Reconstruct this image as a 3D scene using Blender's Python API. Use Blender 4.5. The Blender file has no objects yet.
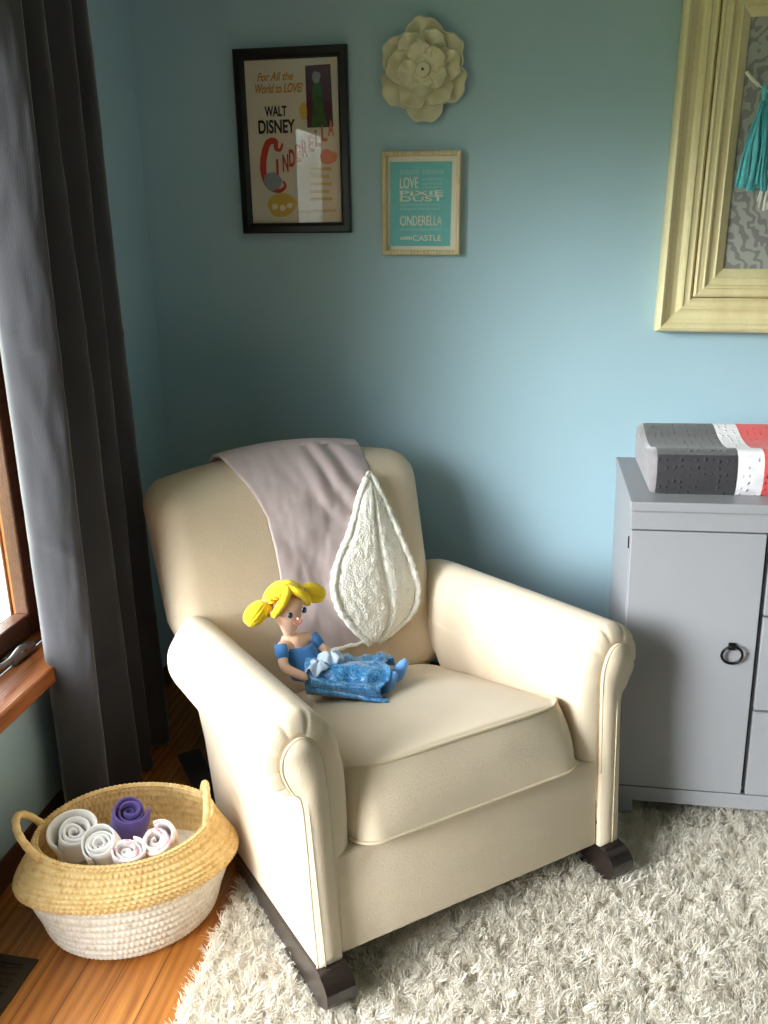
import bpy, bmesh, math, random
import numpy as np
from mathutils import Vector, Matrix, noise
random.seed(7)
rng = np.random.default_rng(11)
SC = bpy.context.scene
COL = SC.collection
PI = math.pi
rad = math.radians

# ------------------------------------------------------------------ materials
def lin(c):
    return tuple(((v/255.0)/12.92 if v/255.0 <= 0.04045 else ((v/255.0+0.055)/1.055)**2.4) for v in c) + (1.0,)

class NT:
    def __init__(s, name):
        s.m = bpy.data.materials.new(name); s.m.use_nodes = True
        s.t = s.m.node_tree; s.n = s.t.nodes; s.l = s.t.links
        s.b = s.n['Principled BSDF']
    def node(s, typ, **kw):
        n = s.n.new(typ)
        for k, v in kw.items():
            if k in n.inputs: n.inputs[k].default_value = v
            else: setattr(n, k, v)
        return n
    def link(s, a, b): s.l.new(a, b)
    def coord(s, scale=(1,1,1), rot=(0,0,0), out='Object'):
        c = s.node('ShaderNodeTexCoord'); m = s.node('ShaderNodeMapping')
        m.inputs['Scale'].default_value = scale; m.inputs['Rotation'].default_value = rot
        s.link(c.outputs[out], m.inputs['Vector']); return m.outputs['Vector']
    def noise(s, vec, scale, detail=3, rough=.5, dist=0):
        n = s.node('ShaderNodeTexNoise'); n.inputs['Scale'].default_value = scale
        n.inputs['Detail'].default_value = detail; n.inputs['Roughness'].default_value = rough
        n.inputs['Distortion'].default_value = dist
        s.link(vec, n.inputs['Vector']); return n.outputs['Fac']
    def ramp(s, fac, stops, interp='LINEAR'):
        r = s.node('ShaderNodeValToRGB'); r.color_ramp.interpolation = interp
        el = r.color_ramp.elements
        while len(el) < len(stops): el.new(.5)
        for e, (p, c) in zip(el, stops): e.position = p; e.color = c
        s.link(fac, r.inputs['Fac']); return r.outputs['Color']
    def math(s, op, a, b=None, c=None):
        n = s.node('ShaderNodeMath', operation=op)
        for i, v in enumerate((a, b, c)):
            if v is None: continue
            if isinstance(v, (int, float)): n.inputs[i].default_value = v
            else: s.link(v, n.inputs[i])
        return n.outputs[0]
    def mix(s, fac, a, b, mode='MIX'):
        n = s.node('ShaderNodeMix', data_type='RGBA', blend_type=mode)
        for sock, v in ((n.inputs[0], fac), (n.inputs[6], a), (n.inputs[7], b)):
            if isinstance(v, (int, float)): sock.default_value = v
            elif isinstance(v, tuple): sock.default_value = v
            else: s.link(v, sock)
        return n.outputs[2]
    def bump(s, h, strength=.3, dist=.002):
        b = s.node('ShaderNodeBump'); b.inputs['Strength'].default_value = strength
        b.inputs['Distance'].default_value = dist
        s.link(h, b.inputs['Height']); s.link(b.outputs['Normal'], s.b.inputs['Normal'])
    def set(s, color=None, rough=None, sheen=None, spec=None, coat=None, metal=None, sss=None):
        if color is not None:
            if isinstance(color, tuple): s.b.inputs['Base Color'].default_value = color
            else: s.link(color, s.b.inputs['Base Color'])
        if rough is not None: s.b.inputs['Roughness'].default_value = rough
        if sheen is not None:
            s.b.inputs['Sheen Weight'].default_value = sheen; s.b.inputs['Sheen Roughness'].default_value = .5
        if spec is not None: s.b.inputs['Specular IOR Level'].default_value = spec
        if coat is not None: s.b.inputs['Coat Weight'].default_value = coat
        if metal is not None: s.b.inputs['Metallic'].default_value = metal
        return s.m

def m_plain(name, c, rough=.6, var=.06, scale=12, bump=0, bscale=200, **kw):
    t = NT(name); v = t.coord()
    n = t.noise(v, scale, 4)
    a = tuple(x*(1-var) for x in lin(c)[:3])+(1,); b = tuple(min(1, x*(1+var)) for x in lin(c)[:3])+(1,)
    t.set(t.ramp(n, [(.3, a), (.7, b)]), rough, **kw)
    if bump: t.bump(t.noise(v, bscale, 3), bump, .001)
    return t.m

def m_wall(name, c):
    t = NT(name); v = t.coord()
    n = t.noise(v, 2.5, 3)
    a = tuple(x*.975 for x in lin(c)[:3])+(1,); b = tuple(x*1.02 for x in lin(c)[:3])+(1,)
    t.set(t.ramp(n, [(.3, a), (.7, b)]), .55, spec=.3)
    t.bump(t.noise(v, 260, 2), .08, .001)
    return t.m

def m_fabric(name, c, rib=900, strength=.35, sheen=.25, var=.07, dirt=None):
    t = NT(name); v = t.coord()
    w = t.node('ShaderNodeTexWave', wave_type='BANDS', bands_direction='X'); w.inputs['Scale'].default_value = rib/7
    w.inputs['Distortion'].default_value = 2.0; w.inputs['Detail'].default_value = 2; w.inputs['Detail Scale'].default_value = 3
    t.link(v, w.inputs['Vector'])
    n1 = t.noise(v, rib, 2); n2 = t.noise(v, 7, 4)
    a = tuple(x*(1-var) for x in lin(c)[:3])+(1,); b = tuple(min(1, x*(1+var)) for x in lin(c)[:3])+(1,)
    col = t.ramp(n2, [(.3, a), (.7, b)])
    if dirt:
        col = t.mix(t.ramp(t.noise(v, 3.3, 5), [(.56, (0,0,0,1)), (.75, (.5,.5,.5,1))]), col, lin(dirt))
    col = t.mix(t.math('MULTIPLY', n1, .25), col, tuple(x*.75 for x in lin(c)[:3])+(1,))
    t.set(col, .9, sheen=sheen, spec=.15)
    h = t.math('ADD', t.math('ADD', t.math('MULTIPLY', w.outputs['Fac'], .35), n1), t.math('MULTIPLY', t.noise(v, rib*.30, 2), 1.3))
    t.bump(h, strength, .0009)
    return t.m

def m_wood(name, c1, c2, c3, scale=(8, 1.1, 8), rough=.35, coat=.3, plank=None):
    t = NT(name); v = t.coord(scale)
    n = t.noise(v, 2.2, 6, .6, 1.2)
    w = t.node('ShaderNodeTexWave', wave_type='BANDS', bands_direction='X'); w.inputs['Scale'].default_value = 1.3
    w.inputs['Distortion'].default_value = 9; w.inputs['Detail'].default_value = 4; w.inputs['Detail Scale'].default_value = .8
    t.link(v, w.inputs['Vector'])
    f = t.math('ADD', t.math('MULTIPLY', n, .82), t.math('MULTIPLY', w.outputs['Fac'], .18))
    col = t.ramp(f, [(.25, lin(c1)), (.5, lin(c2)), (.75, lin(c3))])
    fine = t.noise(t.coord((scale[0]*14, scale[1]*1.5, scale[2]*14)), 4, 4)
    col = t.mix(t.ramp(fine, [(.35, (.35,.35,.35,1)), (.6, (0,0,0,1))]), col, lin(c1))
    if plank:
        br = t.node('ShaderNodeTexBrick', offset=.37)
        br.inputs['Scale'].default_value = 1; br.inputs['Brick Width'].default_value = 1.1; br.inputs['Row Height'].default_value = plank
        br.inputs['Mortar Size'].default_value = .0012; br.inputs['Mortar Smooth'].default_value = .2
        br.inputs['Color1'].default_value = (1,1,1,1); br.inputs['Color2'].default_value = (.8,.78,.74,1); br.inputs['Mortar'].default_value = (.3,.25,.2,1)
        t.link(t.coord((1,1,1), (0,0,PI/2)), br.inputs['Vector'])
        col = t.mix(1.0, col, br.outputs['Color'], 'MULTIPLY')
    t.set(col, rough, coat=coat); t.b.inputs['Coat Roughness'].default_value = .25
    t.bump(f, .06, .001)
    return t.m

M = {}
M['wall'] = m_wall('blue wall paint', (164, 193, 207))
M['ceiling'] = m_plain('white ceiling paint', (232, 230, 224), .8, .02)
M['floor'] = m_wood('oak floor boards', (140, 82, 32), (184, 116, 50), (208, 144, 72), (10, 1.0, 10), .33, .35, plank=.083)
M['trimwood'] = m_wood('stained window wood', (88, 44, 16), (150, 84, 36), (176, 106, 52), (30, 2.0, 30), .38, .3)
M['darkwood'] = m_wood('dark stained sash wood', (44, 22, 12), (80, 42, 22), (104, 58, 32), (30, 2.0, 30), .4, .2)
M['orangewood'] = m_plain('exterior cedar jamb', (186, 116, 62), .5)
M['whitevinyl'] = m_plain('white exterior frame', (226, 224, 208), .45)
M['cream'] = m_fabric('cream ribbed chenille', (218, 200, 176), 900, .55, .25, .04, (208, 184, 150))
M['cream_welt'] = m_fabric('cream welt cord', (208, 190, 162), 1200, .3, .2, .03)
M['espresso'] = m_plain('espresso lacquered wood', (34, 24, 22), .28, .1, coat=.35)
M['curtain'] = m_fabric('charcoal velvet curtain', (64, 63, 69), 500, .25, .45, .08)
M['lilac'] = m_fabric('lilac grey velour', (202, 184, 186), 1500, .35, .3, .06)
t = NT('white sherpa pile'); v = t.coord()
vo = t.node('ShaderNodeTexVoronoi'); vo.inputs['Scale'].default_value = 170; t.link(v, vo.inputs['Vector'])
n = t.noise(v, 260, 3)
t.set(t.ramp(vo.outputs['Distance'], [(0, lin((252,250,244))), (.8, lin((240,235,224)))]), .95, sheen=.3, spec=.1)
t.bump(t.math('ADD', t.math('MULTIPLY', vo.outputs['Distance'], -1.2), n), .6, .003); M['sherpa'] = t.m
M['cabinet'] = m_plain('grey cabinet paint', (140, 140, 145), .42, .02, 5, .05, 120)
M['gap'] = m_plain('dark gap', (28, 28, 30), .8)
M['blackmetal'] = m_plain('blackened iron', (20, 19, 20), .35, .1, metal=.6)
M['pewter'] = m_plain('brushed pewter', (150, 146, 138), .35, .1, metal=.9)
M['blackframe'] = m_plain('black frame lacquer', (22, 20, 20), .3, .15, 40)
M['ceramic'] = m_plain('ivory glazed ceramic', (222, 216, 186), .25, .05, 20, coat=.4)
M['hole'] = m_plain('dark hole', (40, 36, 28), .8)
M['palewood'] = m_wood('pale gold frame wood', (176, 156, 112), (205, 188, 146), (222, 208, 172), (25, 25, 3), .5, .1)
M['ivoryframe'] = m_wood('ivory distressed frame paint', (214, 200, 152), (226, 213, 168), (232, 221, 180), (3, 3, 3), .5, .1)
M['paper'] = m_plain('poster paper', (226, 218, 200), .7, .03)
M['whitepaper'] = m_plain('white print paper', (236, 230, 214), .7, .02)
M['teal_ink'] = m_plain('teal ink', (112, 186, 190), .7, .06, 60)
M['ink_pale'] = m_plain('pale lettering ink', (222, 228, 214), .7, .02)
M['ink_faint'] = m_plain('faint lettering ink', (146, 200, 200), .7, .02)
M['ink_orange'] = m_plain('orange ink', (214, 142, 30), .7)
M['ink_black'] = m_plain('black ink', (30, 30, 32), .7)
M['ink_red'] = m_plain('red ink', (212, 66, 52), .7)
M['ink_pink'] = m_plain('salmon ink', (226, 134, 104), .7)
M['ink_plum'] = m_plain('plum ink', (78, 40, 60), .7)
M['ink_green'] = m_plain('green ink', (52, 96, 50), .7, .3, 60)
M['ink_grey'] = m_plain('blue grey ink', (150, 160, 166), .7)
M['ink_yellow'] = m_plain('yellow ink', (224, 184, 84), .7)
M['ink_tan'] = m_plain('tan ink', (206, 176, 110), .7)
M['rugbase'] = m_plain('rug backing', (200, 196, 188), .95)
M['vent'] = m_plain('bronze vent metal', (66, 54, 40), .4, .1, metal=.5)
M['doll_skin'] = m_fabric('peach plush', (240, 196, 168), 1500, .15, .3, .03)
M['doll_hair'] = m_fabric('yellow yarn', (252, 212, 44), 260, .7, .2, .08)
M['doll_dress'] = m_fabric('blue cotton', (78, 138, 206), 1500, .2, .3, .06)
M['doll_shoe'] = m_fabric('sky blue felt', (112, 164, 234), 900, .2, .3, .04)
M['doll_pale'] = m_fabric('pale blue voile', (196, 214, 238), 1200, .15, .2, .04)
M['doll_eye'] = m_plain('dark button', (30, 34, 60), .2, coat=.6)
M['doll_mouth'] = m_plain('pink thread', (212, 96, 104), .6)
M['damask_string'] = m_plain('white cord', (226, 224, 216), .8)
M['tassel_teal'] = m_plain('teal tissue paper', (100, 200, 214), .6, .15, 60)
M['tassel_white'] = m_plain('white tissue paper', (226, 228, 224), .6, .05)
M['terry_white'] = m_fabric('white jersey', (244, 242, 240), 900, .2, .2, .02)
M['terry_purple'] = m_fabric('purple jersey', (92, 76, 146), 900, .25, .3, .08)
M['rustic'] = m_plain('lawn', (112, 128, 88), .9, .3, 3)

# satin skirt with pale filigree
t = NT('blue satin with silver filigree'); v = t.coord()
mg = t.noise(v, 60, 5, .65, 2.5)
msk = t.ramp(mg, [(.49, (0,0,0,1)), (.53, (1,1,1,1)), (.57, (1,1,1,1)), (.60, (0,0,0,1))])
t.set(t.mix(t.math('MULTIPLY', msk, .75), lin((26, 112, 178)), lin((128, 192, 230))), .32, sheen=.3, spec=.5)
M['doll_skirt'] = t.m
# damask backing
t = NT('grey damask fabric'); v = t.coord((1,1,1))
w = t.node('ShaderNodeTexWave', wave_type='RINGS', rings_direction='Y'); w.inputs['Scale'].default_value = 9
w.inputs['Distortion'].default_value = 7.5; w.inputs['Detail'].default_value = 1.2; w.inputs['Detail Scale'].default_value = 3.6
t.link(v, w.inputs['Vector'])
t.set(t.ramp(w.outputs['Fac'], [(.58, lin((166,166,163))), (.66, lin((132,132,130)))]), .7, sheen=.2)
M['damask'] = t.m
# pink printed muslin
t = NT('white muslin with pink print'); v = t.coord()
n = t.noise(v, 34, 3, .5, 1.0)
t.set(t.ramp(n, [(.54, lin((244,240,240))), (.62, lin((226,138,158))), (.66, lin((244,240,240)))]), .85, sheen=.2, spec=.15)
t.bump(t.noise(v, 700, 2), .2, .001); M['muslin_pink'] = t.m
# seagrass
def m_weave(name, c1, c2, c3):
    t = NT(name); v = t.coord()
    n = t.noise(v, 55, 4, .6); n2 = t.noise(v, 420, 3)
    f = t.math('ADD', t.math('MULTIPLY', n, .6), t.math('MULTIPLY', n2, .4))
    t.set(t.ramp(f, [(.28, lin(c1)), (.44, lin(c2)), (.66, lin(c3))]), .7, spec=.25)
    t.bump(n2, .5, .0015); return t.m
M['seagrass'] = m_weave('natural seagrass braid', (172, 134, 76), (222, 188, 126), (238, 212, 160))
M['seagrass_white'] = m_weave('white painted seagrass', (150, 140, 124), (226, 218, 204), (242, 238, 230))
# rug pile colour varies per tuft through a stored attribute
t = NT('shag pile'); a = t.node('ShaderNodeAttribute', attribute_name='tuft')
t.set(t.ramp(a.outputs['Fac'], [(0, lin((214,208,198))), (.35, lin((238,232,221))), (1, lin((252,248,240)))]), .8, sheen=.2, spec=.2)
tl_ = t.node('ShaderNodeBsdfTranslucent'); tl_.inputs[0].default_value = lin((246, 240, 230)); mxs = t.node('ShaderNodeMixShader'); mxs.inputs[0].default_value = .38
out_ = [n for n in t.n if n.type == 'OUTPUT_MATERIAL'][0]
t.link(t.b.outputs[0], mxs.inputs[1]); t.link(tl_.outputs[0], mxs.inputs[2]); t.link(mxs.outputs[0], out_.inputs['Surface'])
M['pile'] = t.m
# changing pad cover: stripes across its length + raised dots
def m_minky(name, grey, flat=(1,1,1)):
    t = NT(name); v = t.coord()
    sx = t.node('ShaderNodeSeparateXYZ'); t.link(v, sx.inputs[0])
    vo = t.node('ShaderNodeTexVoronoi'); vo.inputs['Scale'].default_value = 58; vo.inputs['Randomness'].default_value = .35
    t.link(t.coord(flat), vo.inputs['Vector'])
    x = t.math('DIVIDE', sx.outputs['X'], .8)
    # x runs over the pad length 0..0.8 m
    col = t.ramp(x, [(0, lin(grey)), (.2475, lin((236,232,238))), (.322, lin((226,84,82))), (.75, lin((236,232,238))), (.82, lin(grey))], 'CONSTANT')
    n = t.noise(v, 25, 4)
    col = t.mix(t.math('MULTIPLY', n, .5), col, tuple(.5*c for c in lin(grey)[:3])+(1,), 'MIX') if grey[0] < 80 else col
    t.set(col, .8, sheen=.15, spec=.15)
    dots = t.ramp(vo.outputs['Distance'], [(.0, (1,1,1,1)), (.3, (0,0,0,1))])
    t.bump(dots, .7, .006); return t.m
M['minky_top'] = m_minky('dotted minky stripes', (90, 88, 90), (1, 1, 0))
M['minky_side'] = m_minky('minky in dark sheen tone', (58, 56, 60), (1, 0, 1))  # same cover with darker grey on its sides: crushed-pile sheen painted into the colour
M['minky_end'] = m_plain('pale grey minky', (124, 117, 122), .8, .12, 40, .4, 150, sheen=.5)

# panes: a thin dielectric sheet
def m_pane(name, tint=(1,1,1,1), ior=1.5):
    m = bpy.data.materials.new(name); m.use_nodes = True; nt = m.node_tree; nt.nodes.clear()
    o = nt.nodes.new('ShaderNodeOutputMaterial'); tr = nt.nodes.new('ShaderNodeBsdfTransparent'); tr.inputs[0].default_value = tint
    gl = nt.nodes.new('ShaderNodeBsdfGlossy'); gl.inputs['Roughness'].default_value = .01
    fr = nt.nodes.new('ShaderNodeFresnel')
    ge = nt.nodes.new('ShaderNodeNewGeometry'); ma = nt.nodes.new('ShaderNodeMath'); ma.operation = 'MULTIPLY_ADD'
    ma.inputs[1].default_value = 1/ior-ior; ma.inputs[2].default_value = ior          # same reflectance from either side of the sheet
    nt.links.new(ge.outputs['Backfacing'], ma.inputs[0]); nt.links.new(ma.outputs[0], fr.inputs['IOR'])
    mx = nt.nodes.new('ShaderNodeMixShader')
    nt.links.new(fr.outputs[0], mx.inputs[0]); nt.links.new(tr.outputs[0], mx.inputs[1]); nt.links.new(gl.outputs[0], mx.inputs[2])
    nt.links.new(mx.outputs[0], o.inputs[0]); return m
M['glass'] = m_pane('window glass', (.97,.99,.98,1))
M['frameglass'] = m_pane('picture glass', (1,1,1,1), 1.5)

# ------------------------------------------------------------------ helpers
def tag(o, label=None, cat=None, group=None, kind=None):
    if label: o['label'] = label
    if cat: o['category'] = cat
    if group: o['group'] = group
    if kind: o['kind'] = kind
    return o
def empty(name, loc=(0,0,0), rot=(0,0,0)):
    o = bpy.data.objects.new(name, None); COL.objects.link(o); o.empty_display_size = .05
    o.location = loc; o.rotation_euler = rot; return o
def mobj(name, verts, faces, mat, parent=None, smooth=True, loc=None):
    me = bpy.data.meshes.new(name); me.from_pydata([tuple(v) for v in verts], [], [tuple(f) for f in faces]); me.update()
    bm = bmesh.new(); bm.from_mesh(me); bmesh.ops.recalc_face_normals(bm, faces=bm.faces); bm.to_mesh(me); bm.free()
    me.polygons.foreach_set('use_smooth', [smooth]*len(me.polygons))
    for m in (mat if isinstance(mat, (list, tuple)) else [mat]): me.materials.append(m)
    o = bpy.data.objects.new(name, me); COL.objects.link(o)
    if parent: o.parent = parent
    if loc: o.location = loc
    return o
def bobj(name, bm, mat, parent=None, smooth=False):
    me = bpy.data.meshes.new(name); bmesh.ops.recalc_face_normals(bm, faces=bm.faces); bm.to_mesh(me); bm.free()
    me.polygons.foreach_set('use_smooth', [smooth]*len(me.polygons))
    for m in (mat if isinstance(mat, (list, tuple)) else [mat]): me.materials.append(m)
    o = bpy.data.objects.new(name, me); COL.objects.link(o)
    if parent: o.parent = parent
    return o
def add_box(bm, lo, hi, bev=0.0, seg=2):
    lo = Vector(lo); hi = Vector(hi)
    r = bmesh.ops.create_cube(bm, size=1.0); vs = r['verts']
    for v in vs:
        v.co = Vector([lo[i] + (v.co[i]+.5)*(hi[i]-lo[i]) for i in range(3)])
    if bev:
        es = list({e for v in vs for e in v.link_edges})
        bmesh.ops.bevel(bm, geom=es, offset=bev, segments=seg, affect='EDGES', profile=.5)
def boxes(name, lst, mat, parent=None, bev=.002):
    bm = bmesh.new()
    for lo, hi in lst: add_box(bm, lo, hi, bev)
    return bobj(name, bm, mat, parent)
def catmull(pts, n, closed=False):
    P = [np.array(p, float) for p in pts]; out = []; N = len(P)
    for i in range(N if closed else N-1):
        if closed: a, b, c, d = P[(i-1) % N], P[i], P[(i+1) % N], P[(i+2) % N]
        else: a, b, c, d = P[max(i-1,0)], P[i], P[i+1], P[min(i+2,N-1)]
        for k in range(n):
            t = k/n
            out.append(.5*((2*b)+(c-a)*t+(2*a-5*b+4*c-d)*t*t+(3*b-a-3*c+d)*t**3))
    if not closed: out.append(P[-1])
    return out
def tube(name, path, r, mat, parent=None, seg=10, closed=False, cap=True):
    P = [Vector(p) for p in path]; N = len(P); rs = r if isinstance(r, (list, tuple)) else [r]*N
    verts = []; faces = []; up = None
    for i, p in enumerate(P):
        t = (P[(i+1) % N]-P[(i-1) % N]) if closed else (P[min(i+1,N-1)]-P[max(i-1,0)])
        t.normalize()
        if up is None:
            up = Vector((0,0,1)) if abs(t.z) < .9 else Vector((1,0,0))
        up = (up - t*up.dot(t))
        if up.length < 1e-6: up = t.orthogonal()
        up.normalize(); s = t.cross(up)
        for k in range(seg):
            a = 2*PI*k/seg
            verts.append(p + (up*math.cos(a)+s*math.sin(a))*rs[i])
    for i in range(N if closed else N-1):
        j = (i+1) % N
        for k in range(seg):
            k2 = (k+1) % seg
            faces.append((i*seg+k, i*seg+k2, j*seg+k2, j*seg+k))
    if cap and not closed:
        faces.append(tuple(range(seg))); faces.append(tuple((N-1)*seg+k for k in range(seg)))
    return mobj(name, verts, faces, mat, parent)
def grid_mesh(name, fn, nu, nv, mat, parent=None, closed_u=False):
    verts = [fn(u/(nu if closed_u else nu-1), v/(nv-1)) for v in range(nv) for u in range(nu)]
    faces = []
    for v in range(nv-1):
        for u in range(nu if closed_u else nu-1):
            u2 = (u+1) % nu
            faces.append((v*nu+u, v*nu+u2, (v+1)*nu+u2, (v+1)*nu+u))
    return mobj(name, verts, faces, mat, parent)
def rings_mesh(name, rings, mat, parent=None, cap0=True, cap1=True):
    n = len(rings[0]); verts = [p for r in rings for p in r]; faces = []
    for i in range(len(rings)-1):
        for k in range(n):
            k2 = (k+1) % n
            faces.append((i*n+k, i*n+k2, (i+1)*n+k2, (i+1)*n+k))
    if cap0: faces.append(tuple(range(n)))
    if cap1: faces.append(tuple((len(rings)-1)*n+k for k in range(n)))
    return mobj(name, verts, faces, mat, parent)
def rrect(x0, x1, y0, y1, r, n=8, per=10):
    # rounded rectangle as a list of 2D points, evenly dense
    pts = []
    cs = [(x1-r, y1-r, 0), (x0+r, y1-r, PI/2), (x0+r, y0+r, PI), (x1-r, y0+r, 3*PI/2)]
    for i, (cx, cy, a0) in enumerate(cs):
        for k in range(n+1):
            a = a0 + PI/2*k/n; pts.append((cx+r*math.cos(a), cy+r*math.sin(a)))
        nx = cs[(i+1) % 4]; a1 = nx[2]
        q = (nx[0]+r*math.cos(a1), nx[1]+r*math.sin(a1)); p = pts[-1]
        for k in range(1, per): pts.append((p[0]+(q[0]-p[0])*k/per, p[1]+(q[1]-p[1])*k/per))
    return pts
def fbm(p, s, o=3): return noise.fractal(Vector(p)*s, 1.0, 2.0, o)
def solid(o, th, off=-1):
    m = o.modifiers.new('solid', 'SOLIDIFY'); m.thickness = th; m.offset = off; return o
def subsurf(o, lv=1):
    m = o.modifiers.new('sub', 'SUBSURF'); m.levels = lv; m.render_levels = lv; return o
def lerp(a, b, t): return a+(b-a)*t
def interp(x, xs, ys): return float(np.interp(x, xs, ys))

# ------------------------------------------------------------------ room
XL, YB, ZC = -1.23, 2.73, 2.45
XR, YF = 2.5, -2.3
WY0, WY1, WZ0, WZ1 = 1.03, 1.98, 0.50, 2.06         # casement window in the left wall
DY0, DY1, DZ1 = -.25, 1.0, 2.06                    # glazed patio door in the left wall
WT = .16
boxes('floor', [((XL-WT, YF, -.1), (XR, YB+.1, 0))], M['floor'], None, 0)['kind'] = 'structure'
boxes('ceiling', [((XL-WT, YF, ZC), (XR, YB+.1, ZC+.1))], M['ceiling'], None, 0)['kind'] = 'structure'
boxes('wall_back', [((XL-WT, YB, 0), (XR, YB+.1, ZC))], M['wall'], None, 0)['kind'] = 'structure'
boxes('wall_right', [((XR, YF, 0), (XR+.1, YB+.1, ZC))], M['wall'], None, 0)['kind'] = 'structure'
boxes('wall_front', [((XL-WT, YF-.1, 0), (XR, YF, ZC))], M['wall'], None, 0)['kind'] = 'structure'
wl = boxes('wall_left', [((XL-WT, DY1, 0), (XL, YB, WZ0-.045)), ((XL-WT, DY1, WZ1), (XL, YB, ZC)), ((XL-WT, WY1, WZ0-.045), (XL, YB, WZ1)),
                    ((XL-WT, DY1, WZ0-.045), (XL, WY0, WZ1)), ((XL-WT, DY0, DZ1), (XL, DY1, ZC)), ((XL-WT, YF, 0), (XL, DY0, ZC))], M['wall'], None, 0)
wl['kind'] = 'structure'
def baseboard(name, lo, hi):
    boxes(name, [(lo, hi)], M['darkwood'], None, .004)['kind'] = 'structure'
baseboard('baseboard_left', (XL, DY1+.05, 0), (XL+.014, YB, .075))
baseboard('baseboard_back', (XL+.014, YB-.014, 0), (XR, YB, .075))
# window with three casements
win = empty('window_1', (XL, 0, 0)); win['kind'] = 'structure'
X = 0.0
ov = []
n_case = 1; cw = (WY1-WY0)/n_case
jt = .03
boxes('window_frame', [((-WT, WY1-jt, WZ0), (0, WY1, WZ1)), ((-WT, WY0, WZ0), (0, WY0+jt, WZ1)), ((-WT, WY0+jt, WZ1-jt), (0, WY1-jt, WZ1)),
                       ((-WT, WY0+jt, WZ0-.002), (-.02, WY1-jt, WZ0+.012))], M['trimwood'], win, .004)
boxes('window_sill', [((-.02, WY0-.01, WZ0-.045), (.085, WY1+.09, WZ0))], M['trimwood'], win, .005)
boxes('window_casing', [((0, WY1, WZ0), (.016, WY1+.07, WZ1+.07)), ((0, WY0-.045, WZ0), (.016, WY0+.012, WZ1)), ((0, WY0-.035, WZ1), (.016, WY1, WZ1+.07))], M['trimwood'], win, .003)
for i in range(n_case):
    a = WY0+cw*i+(jt if i == 0 else .028); b = WY0+cw*(i+1)-jt
    z0, z1 = WZ0+.012, WZ1-jt; s = .055
    boxes('window_sash', [((-.085, a+.002, z0), (-.045, a+s, z1)), ((-.085, b-s, z0), (-.045, b-.002, z1)),
                          ((-.085, a+s, z0), (-.045, b-s, z0+.062)), ((-.085, a+s, z1-s), (-.045, b-s, z1))], M['darkwood'], win, .005)
    boxes('glass_pane', [((-.068, a+s-.004, z0+.058), (-.064, b-s+.004, z1-s+.004))], M['glass'], win, 0)
    boxes('storm_frame', [((-.150, a, z0), (-.115, a+.03, z1)), ((-.150, b-.03, z0), (-.115, b, z1)), ((-.150, a+.03, z0), (-.115, b-.03, z0+.04))], M['whitevinyl'], win, .002)
    boxes('jamb_liner', [((-.112, a, z0), (-.088, a+.022, z1)), ((-.112, b-.022, z0), (-.088, b, z1))], M['orangewood'], win, .001)
hp = catmull([(-.02, 1.80, .513), (.0, 1.80, .53), (.006, 1.76, .545), (.010, 1.71, .540), (.012, 1.665, .547), (.012, 1.635, .562)], 8)
wh = tube('window_crank', hp, .0075, M['pewter'], win)
bm = bmesh.new(); add_box(bm, (-.042, 1.75, .5), (-.005, 1.85, .522), .006); bobj('crank_base', bm, M['pewter'], win)
bm = bmesh.new(); bmesh.ops.create_uvsphere(bm, u_segments=14, v_segments=10, radius=.013, matrix=Matrix.Translation((.012, 1.632, .558)) @ Matrix.Diagonal((.8, 1, 1.3, 1))); bobj('crank_knob', bm, M['pewter'], win, True)
# patio door: fixed and sliding glazed panels
pd = empty('door_1', (XL, 0, 0)); pd['kind'] = 'structure'
boxes('door_frame', [((-WT, DY1-.03, 0), (0, DY1, DZ1)), ((-WT, DY0, 0), (0, DY0+.03, DZ1)), ((-WT, DY0+.03, DZ1-.03), (0, DY1-.03, DZ1)), ((-WT, DY0+.03, 0), (-.02, DY1-.03, .02)),
                     ((0, DY1-.02, 0), (.016, DY1+.045, WZ0-.046)), ((0, DY0-.07, 0), (.016, DY0, DZ1+.07)), ((0, DY0, DZ1), (.016, DY1-.005, DZ1+.07))], M['trimwood'], pd, .003)
np_ = 1; pw_ = (DY1-DY0-.06)/np_
for i in range(np_):
    a = DY0+.03+pw_*i; b = a+pw_
    boxes('door_panel', [((-.09, a, .02), (-.05, a+.05, DZ1-.03)), ((-.09, b-.05, .02), (-.05, b, DZ1-.03)), ((-.09, a+.05, .02), (-.05, b-.05, .10)), ((-.09, a+.05, DZ1-.09), (-.05, b-.05, DZ1-.03))], M['trimwood'], pd, .003)
    boxes('door_glass', [((-.072, a+.046, .096), (-.068, b-.046, DZ1-.086))], M['glass'], pd, 0)
# lawn outside
boxes('ground_outside', [((-40, -40, -.9), (XL-WT-.3, 40, -.8))], M['rustic'], None, 0)['kind'] = 'structure'

# ------------------------------------------------------------------ floor vent
fv = tag(empty('floor_vent', (-1.075, 1.22, 0)), 'dark bronze metal vent set in the oak floor near the woven basket', 'vent')
boxes('vent_frame', [((-.052, -.15, 0), (.052, -.132, .005)), ((-.052, .132, 0), (.052, .15, .005)), ((-.052, -.132, 0), (-.030, .132, .005)), ((.030, -.132, 0), (.052, .132, .005)), ((-.03, -.132, 0), (.03, .132, .0008))], M['vent'], fv, .001)
boxes('vent_louvre', [((-.030, -.125+.0165*i, .0008), (.030, -.119+.0165*i, .004)) for i in range(16)], M['vent'], fv, 0)

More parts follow.
